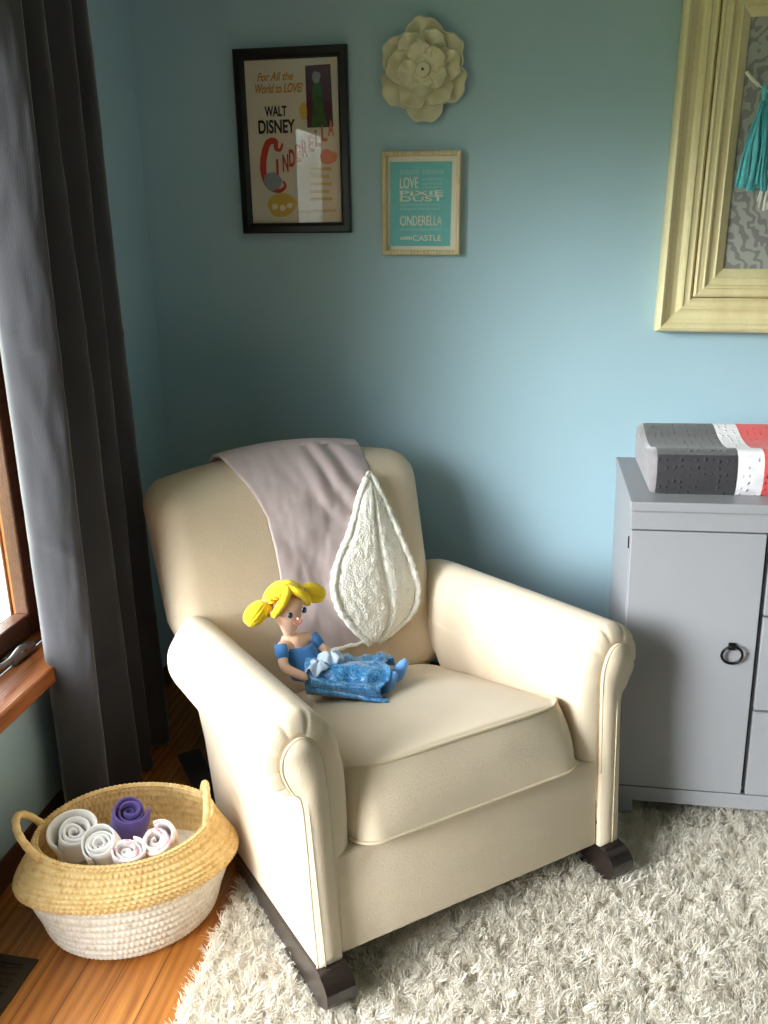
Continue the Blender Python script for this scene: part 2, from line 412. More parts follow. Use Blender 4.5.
# ------------------------------------------------------------------ curtain
top_plan = [(-1.185, 1.800), (-1.160, 1.778), (-1.110, 1.793), (-1.070, 1.816), (-1.055, 1.838), (-1.100, 1.862), (-1.165, 1.880), (-1.110, 1.902), (-1.060, 1.932), (-1.11, 1.960), (-1.165, 1.985), (-1.110, 2.030), (-1.064, 2.058), (-1.11, 2.080), (-1.160, 2.100), (-1.110, 2.120), (-1.070, 2.142), (-1.10, 2.185), (-1.17, 2.21)]
bot_plan = [(-1.185, 1.795), (-1.160, 1.772), (-1.115, 1.768), (-1.075, 1.778), (-1.056, 1.800), (-1.100, 1.838), (-1.170, 1.880), (-1.115, 1.945), (-1.060, 1.985), (-1.11, 2.005), (-1.165, 2.020), (-1.110, 2.040), (-1.062, 2.062), (-1.11, 2.090), (-1.165, 2.12), (-1.110, 2.160), (-1.066, 2.196), (-1.10, 2.235), (-1.17, 2.265)]
tp = catmull(top_plan, 6); bp = catmull(bot_plan, 6)
def curt(u, v):
    i = min(int(round(u*(len(tp)-1))), len(tp)-1); z = .015+v*2.27
    f = min(1, max(0, (z-.1)/1.9)); p = lerp(bp[i], tp[i], f)
    w = fbm((p[1]*3, z*1.2, 4), 2.2)*.006 + fbm((u*9, z*2.5, 1), 3)*.0025
    crease = .0035*math.exp(-((z-.42-.02*math.sin(u*30))/.010)**2)+.003*math.exp(-((z-.80-.03*math.sin(u*22))/.012)**2)+.003*math.exp(-((z-1.28-.03*math.sin(u*17+1))/.012)**2)
    return (p[0]+w+crease, p[1]-w*.6-crease, z)
cu = grid_mesh('curtain', curt, len(tp), 150, M['curtain'])
solid(cu, .004)
tag(cu, 'charcoal grey velvet curtain hanging in deep folds beside the window', 'curtain')

# ------------------------------------------------------------------ shag rug
rug = tag(empty('shag_rug', (0, 0, 0)), 'cream and grey shaggy rug under the armchair', 'rug')
RX0, RX1, RY0, RY1 = -.655, 1.7, .2, 2.16
pts = rrect(RX0, RX1, RY0, RY1, .03)
rings_mesh('rug_backing', [[(x, y, .001) for x, y in pts], [(x, y, .012) for x, y in pts]], M['rugbase'], rug)
def pile():
    N = 230000
    # denser in the part of the rug nearest the chair
    x = rng.uniform(RX0, 1.15, N); y = rng.uniform(.85, RY1, N)
    n2 = 60000
    x = np.concatenate([x, rng.uniform(RX0, RX1, n2)]); y = np.concatenate([y, rng.uniform(RY0, RY1, n2)]); N += n2
    # strands gather into tufts
    cell = .013
    gx = np.round(x/cell); gy = np.round(y/cell)
    h = np.sin(gx*12.9898+gy*78.233)*43758.5453; h = h-np.floor(h)
    h2 = np.sin(gx*39.346+gy*11.135)*24634.6345; h2 = h2-np.floor(h2)
    h3 = np.sin(gx*73.156+gy*52.235)*17452.713; h3 = h3-np.floor(h3)
    cx = (gx+(h-.5)*.8)*cell; cy = (gy+(h2-.5)*.8)*cell
    k = .55
    tx = cx+(x-cx)*(1-k)+rng.normal(0, .004, N); ty = cy+(y-cy)*(1-k)+rng.normal(0, .004, N)
    lean_a = h3*2*PI + np.sin(x*7)*1.2+np.cos(y*6)*1.2 + rng.normal(0, .7, N)
    lean = .010+.014*h
    tx += np.cos(lean_a)*lean; ty += np.sin(lean_a)*lean
    hz = .020+.014*h2+rng.uniform(0, .008, N) + .004*np.sin(x*9+1)*np.sin(y*11)
    wa = rng.uniform(0, PI, N); wd = rng.uniform(.0006, .0012, N)
    dx = np.cos(wa)*wd; dy = np.sin(wa)*wd
    mx = (x+tx)/2+rng.normal(0, .003, N)-np.cos(lean_a)*lean*.25; my = (y+ty)/2+rng.normal(0, .003, N)-np.sin(lean_a)*lean*.25
    V = np.empty((N, 6, 3), np.float32)
    V[:,0] = np.stack([x-dx, y-dy, np.full(N, .008)], 1); V[:,1] = np.stack([x+dx, y+dy, np.full(N, .008)], 1)
    V[:,2] = np.stack([mx-dx, my-dy, .008+hz*.6], 1); V[:,3] = np.stack([mx+dx, my+dy, .008+hz*.6], 1)
    V[:,4] = np.stack([tx-dx*.5, ty-dy*.5, .006+hz], 1); V[:,5] = np.stack([tx+dx*.5, ty+dy*.5, .006+hz], 1)
    base = np.arange(N)[:,None]*6
    F = np.concatenate([base+np.array([0,1,3,2]), base+np.array([2,3,5,4])], 1).reshape(-1)
    me = bpy.data.meshes.new('pile'); nv = N*6; nf = N*2
    me.vertices.add(nv); me.vertices.foreach_set('co', V.reshape(-1))
    me.loops.add(nf*4); me.loops.foreach_set('vertex_index', F.astype(np.int32))
    me.polygons.add(nf); me.polygons.foreach_set('loop_start', np.arange(nf, dtype=np.int32)*4)
    me.polygons.foreach_set('loop_total', np.full(nf, 4, np.int32)); me.polygons.foreach_set('use_smooth', np.ones(nf, bool))
    me.update(calc_edges=True)
    at = me.attributes.new('tuft', 'FLOAT', 'POINT')
    tone = np.clip(h*.7+rng.uniform(0, .3, N), 0, 1)
    at.data.foreach_set('value', np.repeat(tone, 6).astype(np.float32))
    me.materials.append(M['pile'])
    o = bpy.data.objects.new('pile', me); COL.objects.link(o); o.parent = rug; o['kind'] = 'stuff'
pile()

# ------------------------------------------------------------------ armchair
CH_LOC = (-.067, 1.595, 0); CH_ROT = (rad(-6.0), rad(.7), rad(39.5))
chair = tag(empty('rocking_armchair', CH_LOC, CH_ROT), 'cream upholstered rocking armchair with rolled arms and dark wooden rockers', 'armchair')
P_ = [(.345,.105),(.345,.21),(.322,.25),(.305,.30),(.299,.42),(.303,.53),(.325,.602),(.360,.642),(.402,.655),(.447,.641),(.478,.603),(.484,.555),(.468,.512),(.440,.489),(.416,.478),(.411,.40),(.406,.25),(.402,.105)]
Q_ = [(.346,.106),(.347,.2),(.348,.25),(.350,.30),(.352,.42),(.355,.53),(.363,.57),(.380,.600),(.402,.611),(.425,.602),(.440,.580),(.443,.553),(.435,.525),(.424,.503),(.410,.48),(.406,.40),(.404,.25),(.401,.106)]
NP = 8
Pc = catmull(P_, NP); Qc = catmull(Q_, NP)
yend_z = lambda z, u: interp(z, [.10, .48, .58], [.60, .655, .655])+.075*(lambda t: t*t*(3-2*t))(max(0, min(1, (.47-u)/.10)))*max(0, min(1, (z-.35)/.15))
pleats = [5.1*NP, 6.3*NP, 7.4*NP, 8.7*NP, 10.0*NP, 11.2*NP, 12.4*NP]
def arm(s):
    ext = .10 if s > 0 else 0
    yend_s = lambda z, u: yend_z(z, u)+ext*max(0, min(1, (z-.40)/.12))
    rings = []
    R = .038
    ys = [1.0, .85, .7, .55, .4, .28, .18, .10]
    def closed(prof, y_of, dent=0):
        ring = []
        for i, p in enumerate(prof):
            d = sum(math.exp(-((i-c)/.9)**2) for c in pleats)*dent
            q = Qc[i]; dirv = np.array(q)-np.array(Pc[i]); L = np.linalg.norm(dirv)+1e-9
            p2 = np.array(p)+dirv/L*d
            yy = y_of(p2[1], p2[0])+d*.6; ring.append((s*p2[0], yy, p2[1]-(.014*max(0, yy)/.75 if s > 0 and p2[1] > .5 else 0)))
        return ring
    for k in range(0, 8):
        a_ = PI/2*k/7; w = .25+.75*math.sin(a_)
        prof = [q+(p-q)*w for p, q in zip(Pc, Qc)]
        rings.append(closed(prof, lambda z, u, a_=a_: yend_s(z, u)-.045*(1-math.cos(a_))))
    for f in ys[1:]:
        rings.append(closed(Pc, lambda z, u, f=f: R+(yend_s(z, u)-R)*f))
    for k in range(0, 9):
        ph = PI/2*k/8; w = math.cos(ph)
        prof = [q+(p-q)*w for p, q in zip(Pc, Qc)]
        rings.append(closed(prof, lambda z, u, ph=ph: .008+R*(1-math.sin(ph))*.85,   .0032*min(1, math.sin(2*ph)*1.2+ (.3 if k < 2 else 0))))
    rings.append([(x, .020, z) for (x, y, z) in rings[-1]])
    o = rings_mesh('arm', rings, M['cream'], chair, True, True)
    # flat front facing
    pan = []
    for f, y in ((1.0, .014), (.995, .002), (.93, -.003)):
        c = [(.375 if z < .5 else .402) for (_, z) in Qc]
        pan.append([(s*(cx+(q[0]-cx)*f), y, q[1] if f == 1.0 else .36+(q[1]-.36)*(f*.03+.97)) for q, cx in zip(Qc, c)])
    rings_mesh('arm_front_panel', pan, M['cream'], chair, False, True)
    w = [(s*q[0], .001, q[1]) for q in Qc[3*NP:]]
    tube('arm_welt', w, .0032, M['cream_welt'], chair, 6)
    w2 = [(s*(.4055-.0006*k), -.0005, .478-k*.0187) for k in range(21)]
    tube('arm_welt', [(x-s*.008, y-.002, z) for x, y, z in w2], [.0004]+[.0012]+[.0021]*19, M['cream_welt'], chair, 6)
    # rocker: curved plank
    top = catmull([(-.052, .078), (-.034, .096), (.0, .106), (.10, .106), (.30, .106), (.55, .108), (.80, .13), (.93, .165)], 6)
    bot = catmull([(-.051, .056), (-.040, .040), (.0, .026), (.10, .022), (.30, .044), (.55, .078), (.80, .118), (.94, .152)], 6)
    outl = [(y, z) for y, z in top]+[(y, z) for y, z in reversed(bot)]
    xi, xo = .343, .408
    n = len(outl); vs = [(s*xi, y, z) for y, z in outl]+[(s*xo, y, z) for y, z in outl]; fs = []
    for k in range(n): fs.append((k, (k+1) % n, n+(k+1) % n, n+k))
    h = len(top)
    for k in range(h-1):
        a, b, c, d = k, k+1, n-2-k, n-1-k
        fs += [(a, b, c, d), (n+a, n+d, n+c, n+b)]
    rk = mobj('rocker', vs, fs, M['espresso'], chair, False)
    bv = rk.modifiers.new('bev', 'BEVEL'); bv.width = .004; bv.segments = 2; bv.limit_method = 'ANGLE'; bv.angle_limit = rad(40)
for s in (-1, 1): arm(s)
# seat deck and front rail
bm = bmesh.new(); add_box(bm, (-.347, .008, .105), (.347, .60, .335), .010, 3); bobj('front_rail', bm, M['cream'], chair, True)
# seat cushion
def seat_pts():
    base = rrect(-.296, .292, -.012, .668, .060, 8, 18)
    cx, cy = -.002, .33
    zt = lambda x, y: .500-.115*max(0, y)/.66-.020*abs((x-cx)/.3)**3
    rings = []
    zb = lambda x, y: .340
    def ring(sc, z_of, push=0):
        out = []
        for (x, y) in base:
            X_ = cx+(x-cx)*sc; Y_ = cy+(y-cy)*sc
            # bulge
            out.append((X_, Y_, z_of(x, y)))
        return out
    for sc in (.2, .6, .9, .97): rings.append(ring(sc, lambda x, y: .336))
    rings.append(ring(.99, lambda x, y: .338)); rings.append(ring(1.0, zb)); rings.append(ring(1.002, lambda x, y: .346))
    def side(f):
        out = []
        for (x, y) in base:
            b = .010*math.sin(PI*f); z = lerp(.348, zt(x, y)-.004, f)
            fw = max(0, 1-max(0, y)/.30)**2; back = .030*f*fw    # front face leans back
            cr = .050*f*(abs((x-cx)/.3)**4)*fw
            L = math.hypot(x-cx, y-cy); wr = fbm((x*2, z*1.2, 3), 14)*.0025*math.sin(PI*f)
            out.append((x+(x-cx)/L*(b+wr), y+(y-cy)/L*(b+wr)+back+cr, z))
        return out
    for f in (.05, .15, .3, .45, .6, .75, .88, .97): rings.append(side(f))
    top = side(1.0); rings.append(top)
    for sc in (.985, .96, .92, .86, .78, .68, .56, .43, .3, .18, .07, .01):
        out = []
        for (x, y, z) in top:
            X_ = cx+(x-cx)*sc; Y_ = cy+(y-cy)*sc
            zz = .500-.115*max(0, Y_)/.66-.020*abs((X_-cx)/.3)**3
            crown = .032*max(0, 1-abs((X_-cx)/.296)**2.6)*max(0, 1-abs((Y_-cy)/.345)**2.6)
            wob = fbm((X_, Y_, 7), 7)*.004*(1-sc)
            # the doll presses a shallow hollow
            out.append((X_, Y_, zz+crown+wob))
        rings.append(out)
    return rings, top, ring(1.004, lambda x, y: .343)
sr, stop, sbot = seat_pts()
seat = rings_mesh('seat_cushion', sr, M['cream'], chair)
tube('cushion_welt', stop, .0042, M['cream_welt'], seat, 6, True)
tube('cushion_welt', sbot, .0042, M['cream_welt'], seat, 6, True)
# backrest
def yfront(z, x=0): return .648+(z-.38)*.245-.012*(1-min(1, (x/.42)**2))*math.sin(PI*min(1, max(0, (z-.36)/.66)))
ZB0, ZB1 = .34, .958
def back_mesh():
    def outline(ins):
        pts = rrect(-.390+ins, .390-ins, ZB0+ins, ZB1-ins, max(.012, .060-ins*.5), 10, 22)
        out = []
        for (x, z) in pts:
            kz = min(1, max(0, (z-.6)/.4))
            w = 1+.045*kz-.10*min(1, max(0, (.60-z)/.10))*(1 if x < 0 else 0)
            arch = .062*(1-(x/.41)**2)*min(1, max(0, (z-.78)/.2))
            out.append((x*w-.034, z+arch))
        return out
    T = .19; E = .085
    rings = []
    prof = []   # (inset, depth from front 0..T)
    for k in range(0, 4): prof.append((.30-.08*k, T))
    for k in range(0, 9):
        a = PI/2*k/8; prof.append((E*(1-math.sin(a)), T-E*(1-math.cos(a))))
    prof.append((0, T-E-.01))
    for k in range(1, 9):
        a = PI/2*k/8; prof.append((E*(1-math.cos(a))*.9, E*(1-math.sin(a))))
    for d in (.11, .15, .2, .25, .29, .305): prof.append((d, 0))
    for ins, dep in prof:
        ring = []
        for (x, z) in outline(ins):
            y = yfront(z, x)+dep
            if dep < .02: y += fbm((x, z, 2), 5)*.004
            ring.append((x, y, z))
        rings.append(ring)
    return rings
backr = rings_mesh('backrest', back_mesh(), M['cream'], chair)

# ------------------------------------------------------------------ throw blanket
bl = tag(empty('throw_blanket', CH_LOC, CH_ROT), 'lilac grey throw blanket with white sherpa lining over the chair back', 'blanket')
def bprof(v):
    # v 0 (bottom front) .. 1 (down the rear): y,z offsets along the back
    pts = [(yfront(.495)-.012, .490), (yfront(.60)-.014, .60), (yfront(.72)-.015, .72), (yfront(.82)-.014, .82), (yfront(.90)-.010, .90), (yfront(.95)+.006, .955), (yfront(.99)+.038, 1.005), (yfront(.99)+.085, 1.033), (yfront(.99)+.140, 1.017), (yfront(.96)+.200, .95), (yfront(.88)+.208, .88), (yfront(.8)+.208, .80), (yfront(.7)+.208, .72)]
    return pts
bpath = catmull(bprof(0), 10)
def zleft(z, v): 
    return interp(z, [.48, .62, .72, .86, .95, 1.01, 1.04], [-.140, -.140, -.140, -.145, -.178, -.210, -.225])
def blanket(u, v):
    i = v*(len(bpath)-1); k = int(min(i, len(bpath)-2)); p = lerp(bpath[k], bpath[k+1], i-k)
    y, z = p
    front = v < .55
    top_i = 70/ (len(bpath)-1)
    if v <= top_i:
        xl = zleft(z, v)
        xr = interp(z, [.48, .60, .70, .80, .90, .95, 1.0, 1.03], [.095, .06, .05, .09, .150, .185, .200, .195])
    else:
        xl = lerp(-.225, -.24, (v-top_i)/(1-top_i)); xr = .195
    x = lerp(xl, xr, u)
    wr = fbm((x*1.5, z*1.1, 9), 9)*.006 + .008*math.sin((x*1.0+ (z-.8)*.55)*75+fbm((x, z, 1), 4)*4)*max(0, min(1, (z-.78)/.15))*max(0, min(1, (u-.35)/.3))
    if not front: wr = abs(wr)*-.5
    edge = .006*(abs(2*u-1)**6)
    arch = .012*(1-((x)/.3)**2)*0
    return (x, y-wr*(1 if front else -1)+edge*(1 if front else -1)*.6, z-.062*((x+.034)/.39)**2*max(0, min(1, (z-.78)/.2)))
lil = grid_mesh('lilac_side', blanket, 46, 110, M['lilac'], bl)
solid(lil, .008, 1)
# folded-over corner showing the sherpa lining
L_ = [(.172, .945), (.132, .885), (.078, .79), (.032, .725), (.004, .660), (.008, .60), (.036, .545), (.088, .480)]
R_ = [(.178, .945), (.196, .885), (.220, .81), (.244, .73), (.264, .65), (.266, .59), (.230, .530), (.110, .478)]
Lc = catmull(L_, 10); Rc = catmull(R_, 10)
def flap_side(back):
    def f(u, v):
        i = min(int(round(v*(len(Lc)-1))), len(Lc)-1)
        a, b = Lc[i], Rc[i]; c = 2*u-1
        x = lerp(a[0], b[0], u); z = lerp(a[1], b[1], u)
        wid = abs(b[0]-a[0])
        hgt = min(.028, wid*.35)*max(0, 1-abs(c)**2.6)**.5
        ridge = -.012*math.exp(-((c-.18)/.08)**2)*min(1, wid/.1) if not back else 0
        right_dn = -.012*max(0, c-.2) if not back else 0
        fz = (fbm((x, z, 5), 55)*.0035+fbm((x, z, 8), 120)*.0022) if not back else 0
        off = .024+(hgt*.75+ridge+right_dn+fz if not back else -.004*(1-abs(c)))
        return (x+fbm((x, z, 15), 60)*.003*abs(c), yfront(z, x)-off, z+fbm((z, x, 25), 60)*.003*abs(c))
    return f
fl = grid_mesh('sherpa_fold', flap_side(False), 46, len(Lc), M['sherpa'], bl)
solid(fl, .014, -1)
# rolled hem of the fold and the bottom hem
hem = [(x, yfront(z, x)-.028+fbm((x, z, 3), 40)*.003, z) for x, z in list(Lc)]
tube('sherpa_hem', [(x+fbm((x, z, 31), 70)*.003, y, z+fbm((x, z, 41), 70)*.003) for x, y, z in hem], [.004]*4+[.010+.003*fbm((k, 0, 0), .7) for k in range(len(hem)-4)], M['sherpa'], bl, 10)
hem = [(x, yfront(z, x)-.026+fbm((x, z, 3), 40)*.003, z) for x, z in list(Rc)]
tube('sherpa_hem', [(x+fbm((x, z, 33), 70)*.003, y, z+fbm((x, z, 43), 70)*.003) for x, y, z in hem], [.004]*4+[.009+.003*fbm((k, 5, 0), .7) for k in range(len(hem)-4)], M['sherpa'], bl, 10)
hem = [(lerp(-.152, .10, k/30), yfront(.49)-.018, .486+.004*fbm((k, 3, 0), .4)) for k in range(31)]
tube('sherpa_hem', hem, [.0065+.002*fbm((k, 9, 0), .7) for k in range(31)], M['sherpa'], bl, 10)

# ------------------------------------------------------------------ rag doll
doll = tag(empty('rag_doll', CH_LOC, CH_ROT), 'yellow haired rag doll with pigtails and a blue dress sitting on the armchair', 'doll')
def skin_obj(name, verts, edges, radii, mat, parent, sub=2, root=0):
    me = bpy.data.meshes.new(name); bm = bmesh.new()
    lay = bm.verts.layers.skin.verify()
    vs = [bm.verts.new(v) for v in verts]
    for a, b in edges: bm.edges.new((vs[a], vs[b]))
    for i, v in enumerate(vs):
        r = radii[i]; v[lay].radius = (r, r) if not isinstance(r, tuple) else r; v[lay].use_root = (i == root)
    bm.to_mesh(me); bm.free()
    o = bpy.data.objects.new(name, me); COL.objects.link(o); o.parent = parent
    o.modifiers.new('skin', 'SKIN').use_smooth_shade = True; subsurf(o, sub)
    me.materials.append(mat); return o
HC = Vector((-.194, .532, .678))             # head centre
F_ = Vector((.12, -.98, -.06)).normalized()    # facing
U_ = Vector((-.10, .05, 1)).normalized(); U_ = (U_-F_*U_.dot(F_)).normalized()
S_ = F_.cross(U_)                             # doll's right -> viewer's left is -S? (S = F x U points to doll's right)
hip = Vector((-.155, .505, .498)); chest = Vector((-.180, .545, .565)); neckv = Vector((-.190, .548, .602))
shL = Vector((-.225, .520, .585)); shR = Vector((-.130, .545, .583))
elL = Vector((-.236, .480, .545)); haL = Vector((-.190, .440, .520))
elR = Vector((-.105, .510, .545)); haR = Vector((-.125, .455, .515))
k1 = Vector((-.085, .43, .50)); k2 = Vector((-.06, .475, .50)); a1 = Vector((-.025, .368, .487)); a2 = Vector((.030, .405, .492))
def head_pt(r, f, u, s): return HC+F_*f*r+U_*u*r+S_*s*r
body = skin_obj('body', [hip, chest, neckv, HC-U_*.028, HC+U_*.012, shL, elL, haL, shR, elR, haR, k1, a1, k2, a2, HC+U_*.040],
   [(0,1),(1,2),(2,3),(3,4),(4,15),(1,5),(5,6),(6,7),(1,8),(8,9),(9,10),(0,11),(11,12),(0,13),(13,14)],
   [.040,.034,.014,.034,.050,.017,.013,.011,.017,.013,.011,.017,.011,.017,.011,.034], M['doll_skin'], doll)
# hair: cap, fringe and two bunches of yarn
def hair_cap():
    def f(u, v):
        th = u*2*PI; ph = v*PI*.62
        d = U_*math.cos(ph)+(F_*math.cos(th)+S_*math.sin(th))*math.sin(ph)
        front = max(0, math.cos(th))
        # hairline: pull the front edge back up
        if v > .35: d = d+U_*(v-.35)*2.6*front**.8-F_*(v-.35)*.9*front
        d.normalize()
        c = HC+U_*.010-F_*.006
        r = .0505+.002*math.sin(th*26+math.sin(ph*4))*(v > .08)
        return c+d*r
    return f
hp_ = grid_mesh('hair', hair_cap(), 90, 24, M['doll_hair'], doll, True); solid(hp_, .008, 1)
def bunch(c, axis, r, l, name='hair_bunch'):
    axis = Vector(axis).normalized(); a = axis.orthogonal().normalized(); b = axis.cross(a)
    def f(u, v):
        th = u*2*PI; ph = v*PI
        rr = r*math.sin(ph)**.8*(1+.05*math.sin(th*16+ph*2)); return Vector(c)+axis*(-math.cos(ph)*l)+(a*math.cos(th)+b*math.sin(th))*rr
    return grid_mesh(name, f, 64, 24, M['doll_hair'], doll, True)
for sd in (1, -1):      # two yarn pigtails, each tied with a pale ribbon
    root_ = HC+S_*sd*.052+U_*.022-F_*.010
    bunch(root_+S_*sd*.030-U_*.012, S_*sd*.9-U_*.55, .025, .036)
    ring_ = [root_+S_*sd*.004+(U_*math.cos(a)+F_*math.sin(a))*.011 for a in np.linspace(0, 2*PI, 16, endpoint=False)]
    tube('hair_ribbon', ring_, .0042, M['doll_pale'], doll, 8, True)
# fringe sweeps across the brow
fr = catmull([HC+U_*.057+F_*.004, HC+U_*.050+F_*.026+S_*.010, HC+U_*.032+F_*.034+S_*.032, HC+U_*.002+F_*.018+S_*.050], 8)
tube('hair_fringe', fr, [lerp(.010, .011, math.sin(PI*k/(len(fr)-1))) for k in range(len(fr))], M['doll_hair'], doll, 12)
fr2 = catmull([HC+U_*.057+F_*.004, HC+U_*.050+F_*.026-S_*.012, HC+U_*.032+F_*.032-S_*.032, HC+U_*.002+F_*.016-S_*.050], 8)
tube('hair_fringe', fr2, [lerp(.010, .011, math.sin(PI*k/(len(fr2)-1))) for k in range(len(fr2))], M['doll_hair'], doll, 12)
def ball(name, c, r, mat, parent, sq=(1,1,1), n=14):
    bm = bmesh.new(); mt = Matrix.Translation(c) @ Matrix((S_, F_, U_)).transposed().to_4x4() @ Matrix.Diagonal((*sq, 1))
    bmesh.ops.create_uvsphere(bm, u_segments=n, v_segments=n, radius=r, matrix=mt); return bobj(name, bm, mat, parent, True)
for s in (-1, 1):
    ball('eye', HC+F_*.0475+S_*s*.020+U_*.002, .0072, M['doll_eye'], doll, (1, .5, 1.1))
ball('nose', HC+F_*.0475-U_*.014, .0042, M['doll_skin'], doll)
mo = [HC+F_*(.0485-.0015*abs(k))+S_*(.0040*k)+U_*(-.030+.0010*k*k) for k in range(-3, 4)]
tube('mouth', mo, .0019, M['doll_mouth'], doll, 8)
# bodice
def bod(u, v):
    th = u*2*PI; c = hip.lerp(chest+Vector((0,0,.012)), v); r = lerp(.047, .043, v)+.002*math.sin(th*7)*(1-v)
    ax = Vector((.87, -.49, 0)); ay = Vector((.49, .87, 0))
    return c+ax*math.cos(th)*r*1.05+ay*math.sin(th)*r*.92
solid(grid_mesh('bodice', bod, 40, 10, M['doll_dress'], doll, True), .003, 1)
# sleeves
for a_, b_ in ((shL, elL), (shR, elR)):
    d = (b_-a_); pth = [a_+Vector((0,0,.004)), a_+d*.25, a_+d*.6]
    tube('sleeve', pth, [.016, .0175, .014], M['doll_dress'], doll, 16)
# gauzy frill at the waist
for (c0, r0, rot) in ((Vector((-.118, .462, .556)), .032, .3), (Vector((-.158, .450, .546)), .030, 1.6)):
    def fr_(u, v, c0=c0, r0=r0, rot=rot):
        th = u*2*PI; rr = r0*(.15+.95*v); 
        return c0+Vector((rr*math.cos(th+rot), rr*math.sin(th+rot)*.8, .006-.018*v*v+.009*v*math.sin(th*4+.5)+.005*v*math.sin(th*7)))
    solid(grid_mesh('waist_frill', fr_, 50, 8, M['doll_pale'], doll, True), .0015, 1)
# skirt: a flattened sleeve from the hips to the shins, resting on the seat
def skirt(u, v):
    th = u*2*PI
    c = Vector((lerp(-.165, .000, v), lerp(.502, .385, v), 0)); ax = Vector((.49, .87, 0)) * 1.0
    across = Vector((.55, .83, 0)).normalized()
    wdt = lerp(.054, .112, v**.8); hz = lerp(.050, .030, v**.7)
    zc = lerp(.505, .486, v)
    ff = math.sin(th*7+v*3+1.2*math.sin(th*2))*.009*v**.7 + fbm((math.cos(th)*2, v*3, 2), 2)*.014*v
    x = across*math.cos(th)*(wdt+ff); z = zc+math.sin(th)*hz+(ff if math.sin(th) > 0 else 0)
    hemx = Vector((.87, -.49, 0))*(.012*math.sin(th*4+.6)*v)
    seatz = .492-.115*max(0, (c+x).y)/.66+.026+.003-.0
    zmin = .452+.028*0
    p = c+x+hemx
    zs = .500-.115*p.y/.66-.020*abs(p.x/.3)**3+.032*max(0, 1-abs(p.x/.296)**2.6)*max(0, 1-abs((p.y-.33)/.345)**2.6)
    return Vector((p.x, p.y, max(z, zs+.002)))
solid(grid_mesh('skirt', skirt, 90, 40, M['doll_skirt'], doll, True), .002, 1)
for an, tip in ((a1, Vector((.62, -.30, .55))), (a2, Vector((.60, -.25, .60)))):
    d = tip.normalized(); p = an
    pth = [p-Vector((.014, -.010, .010)), p+Vector((.002, -.002, -.010)), p+d*.018+Vector((.002,0,-.006)), p+d*.036, p+d*.046]
    tube('shoe', catmull(pth, 4), [lerp(.011, .0165, min(1, k/5)) if k < 8 else lerp(.0165, .006, (k-8)/8) for k in range(17)], M['doll_shoe'], doll, 14)

# ------------------------------------------------------------------ grey cabinet
CB_LOC = (.25, 2.055, .035); CB_ROT = (rad(-2.3), rad(-1.3), 0)
cab = tag(empty('changing_cabinet', CB_LOC, CB_ROT), 'grey painted cabinet with a door and drawers beside the armchair', 'cabinet')
CH_, CD, CW = .859, .485, .95
wd = .313
boxes('carcass', [((0, .012, .084), (.020, CD, CH_-.02)), ((CW-.02, .012, .084), (CW, CD, CH_-.02)), ((.02, .016, .084), (CW-.02, CD, .10)), ((.02, CD-.01, .10), (CW-.02, CD, CH_-.02)), ((wd+.006, .016, .10), (wd+.018, CD-.01, CH_-.02))], M['cabinet'], cab, .001)
boxes('cabinet_top', [((-.004, -.006, CH_-.024), (CW+.004, CD, CH_))], M['cabinet'], cab, .003)
boxes('top_rail', [((0, 0, .789), (CW, .014, CH_-.024))], M['cabinet'], cab, .001)
boxes('bottom_rail', [((0, 0, .040), (CW, .014, .0815)), ((0, 0, 0), (.045, .03, .045)), ((CW-.045, 0, 0), (CW, .03, .045)), ((0, CD-.04, 0), (.045, CD, .09)), ((CW-.045, CD-.04, 0), (CW, CD, .09)), ((0, .014, .040), (.016, CD, .09)), ((CW-.016, .014, .04), (CW, CD, .09))], M['cabinet'], cab, .001)
door = boxes('cabinet_door', [((.003, -.001, .085), (wd-.001, .015, .7855))], M['cabinet'], cab, .0015)
ringp = [(.256+.0240*math.cos(a), -.014-.004*math.sin(a), .478+.0240*math.sin(a)) for a in np.linspace(0, 2*PI, 40, endpoint=False)]
kn = boxes('knob_plate', [((.247, -.0095, .488), (.265, -.001, .507))], M['blackmetal'], door, .003)
tube('ring_pull', ringp, .0034, M['blackmetal'], door, 10, True)
boxes('hinge', [((-.003, .014, .735), (.001, .022, .765))], M['blackmetal'], door, .001)
dz = [(.580, .7855), (.3265, .574), (.085, .3205)]
for a, b in dz:
    for x0, x1 in ((wd+.010, CW-.003),):
        dr = boxes('cabinet_drawer', [((x0, -.001, a), (x1, .015, b))], M['cabinet'], cab, .0015)
        if a < .5: boxes('drawer_lip', [((x0, -.004, b-.046), (x1, .004, b-.002))], M['cabinet'], dr, .0015)
boxes('finger_gap', [((wd+.012, .012, .5742), (CW-.004, .016, .5798)), ((wd+.012, .012, .3207), (CW-.004, .016, .3263))], M['gap'], cab, 0)

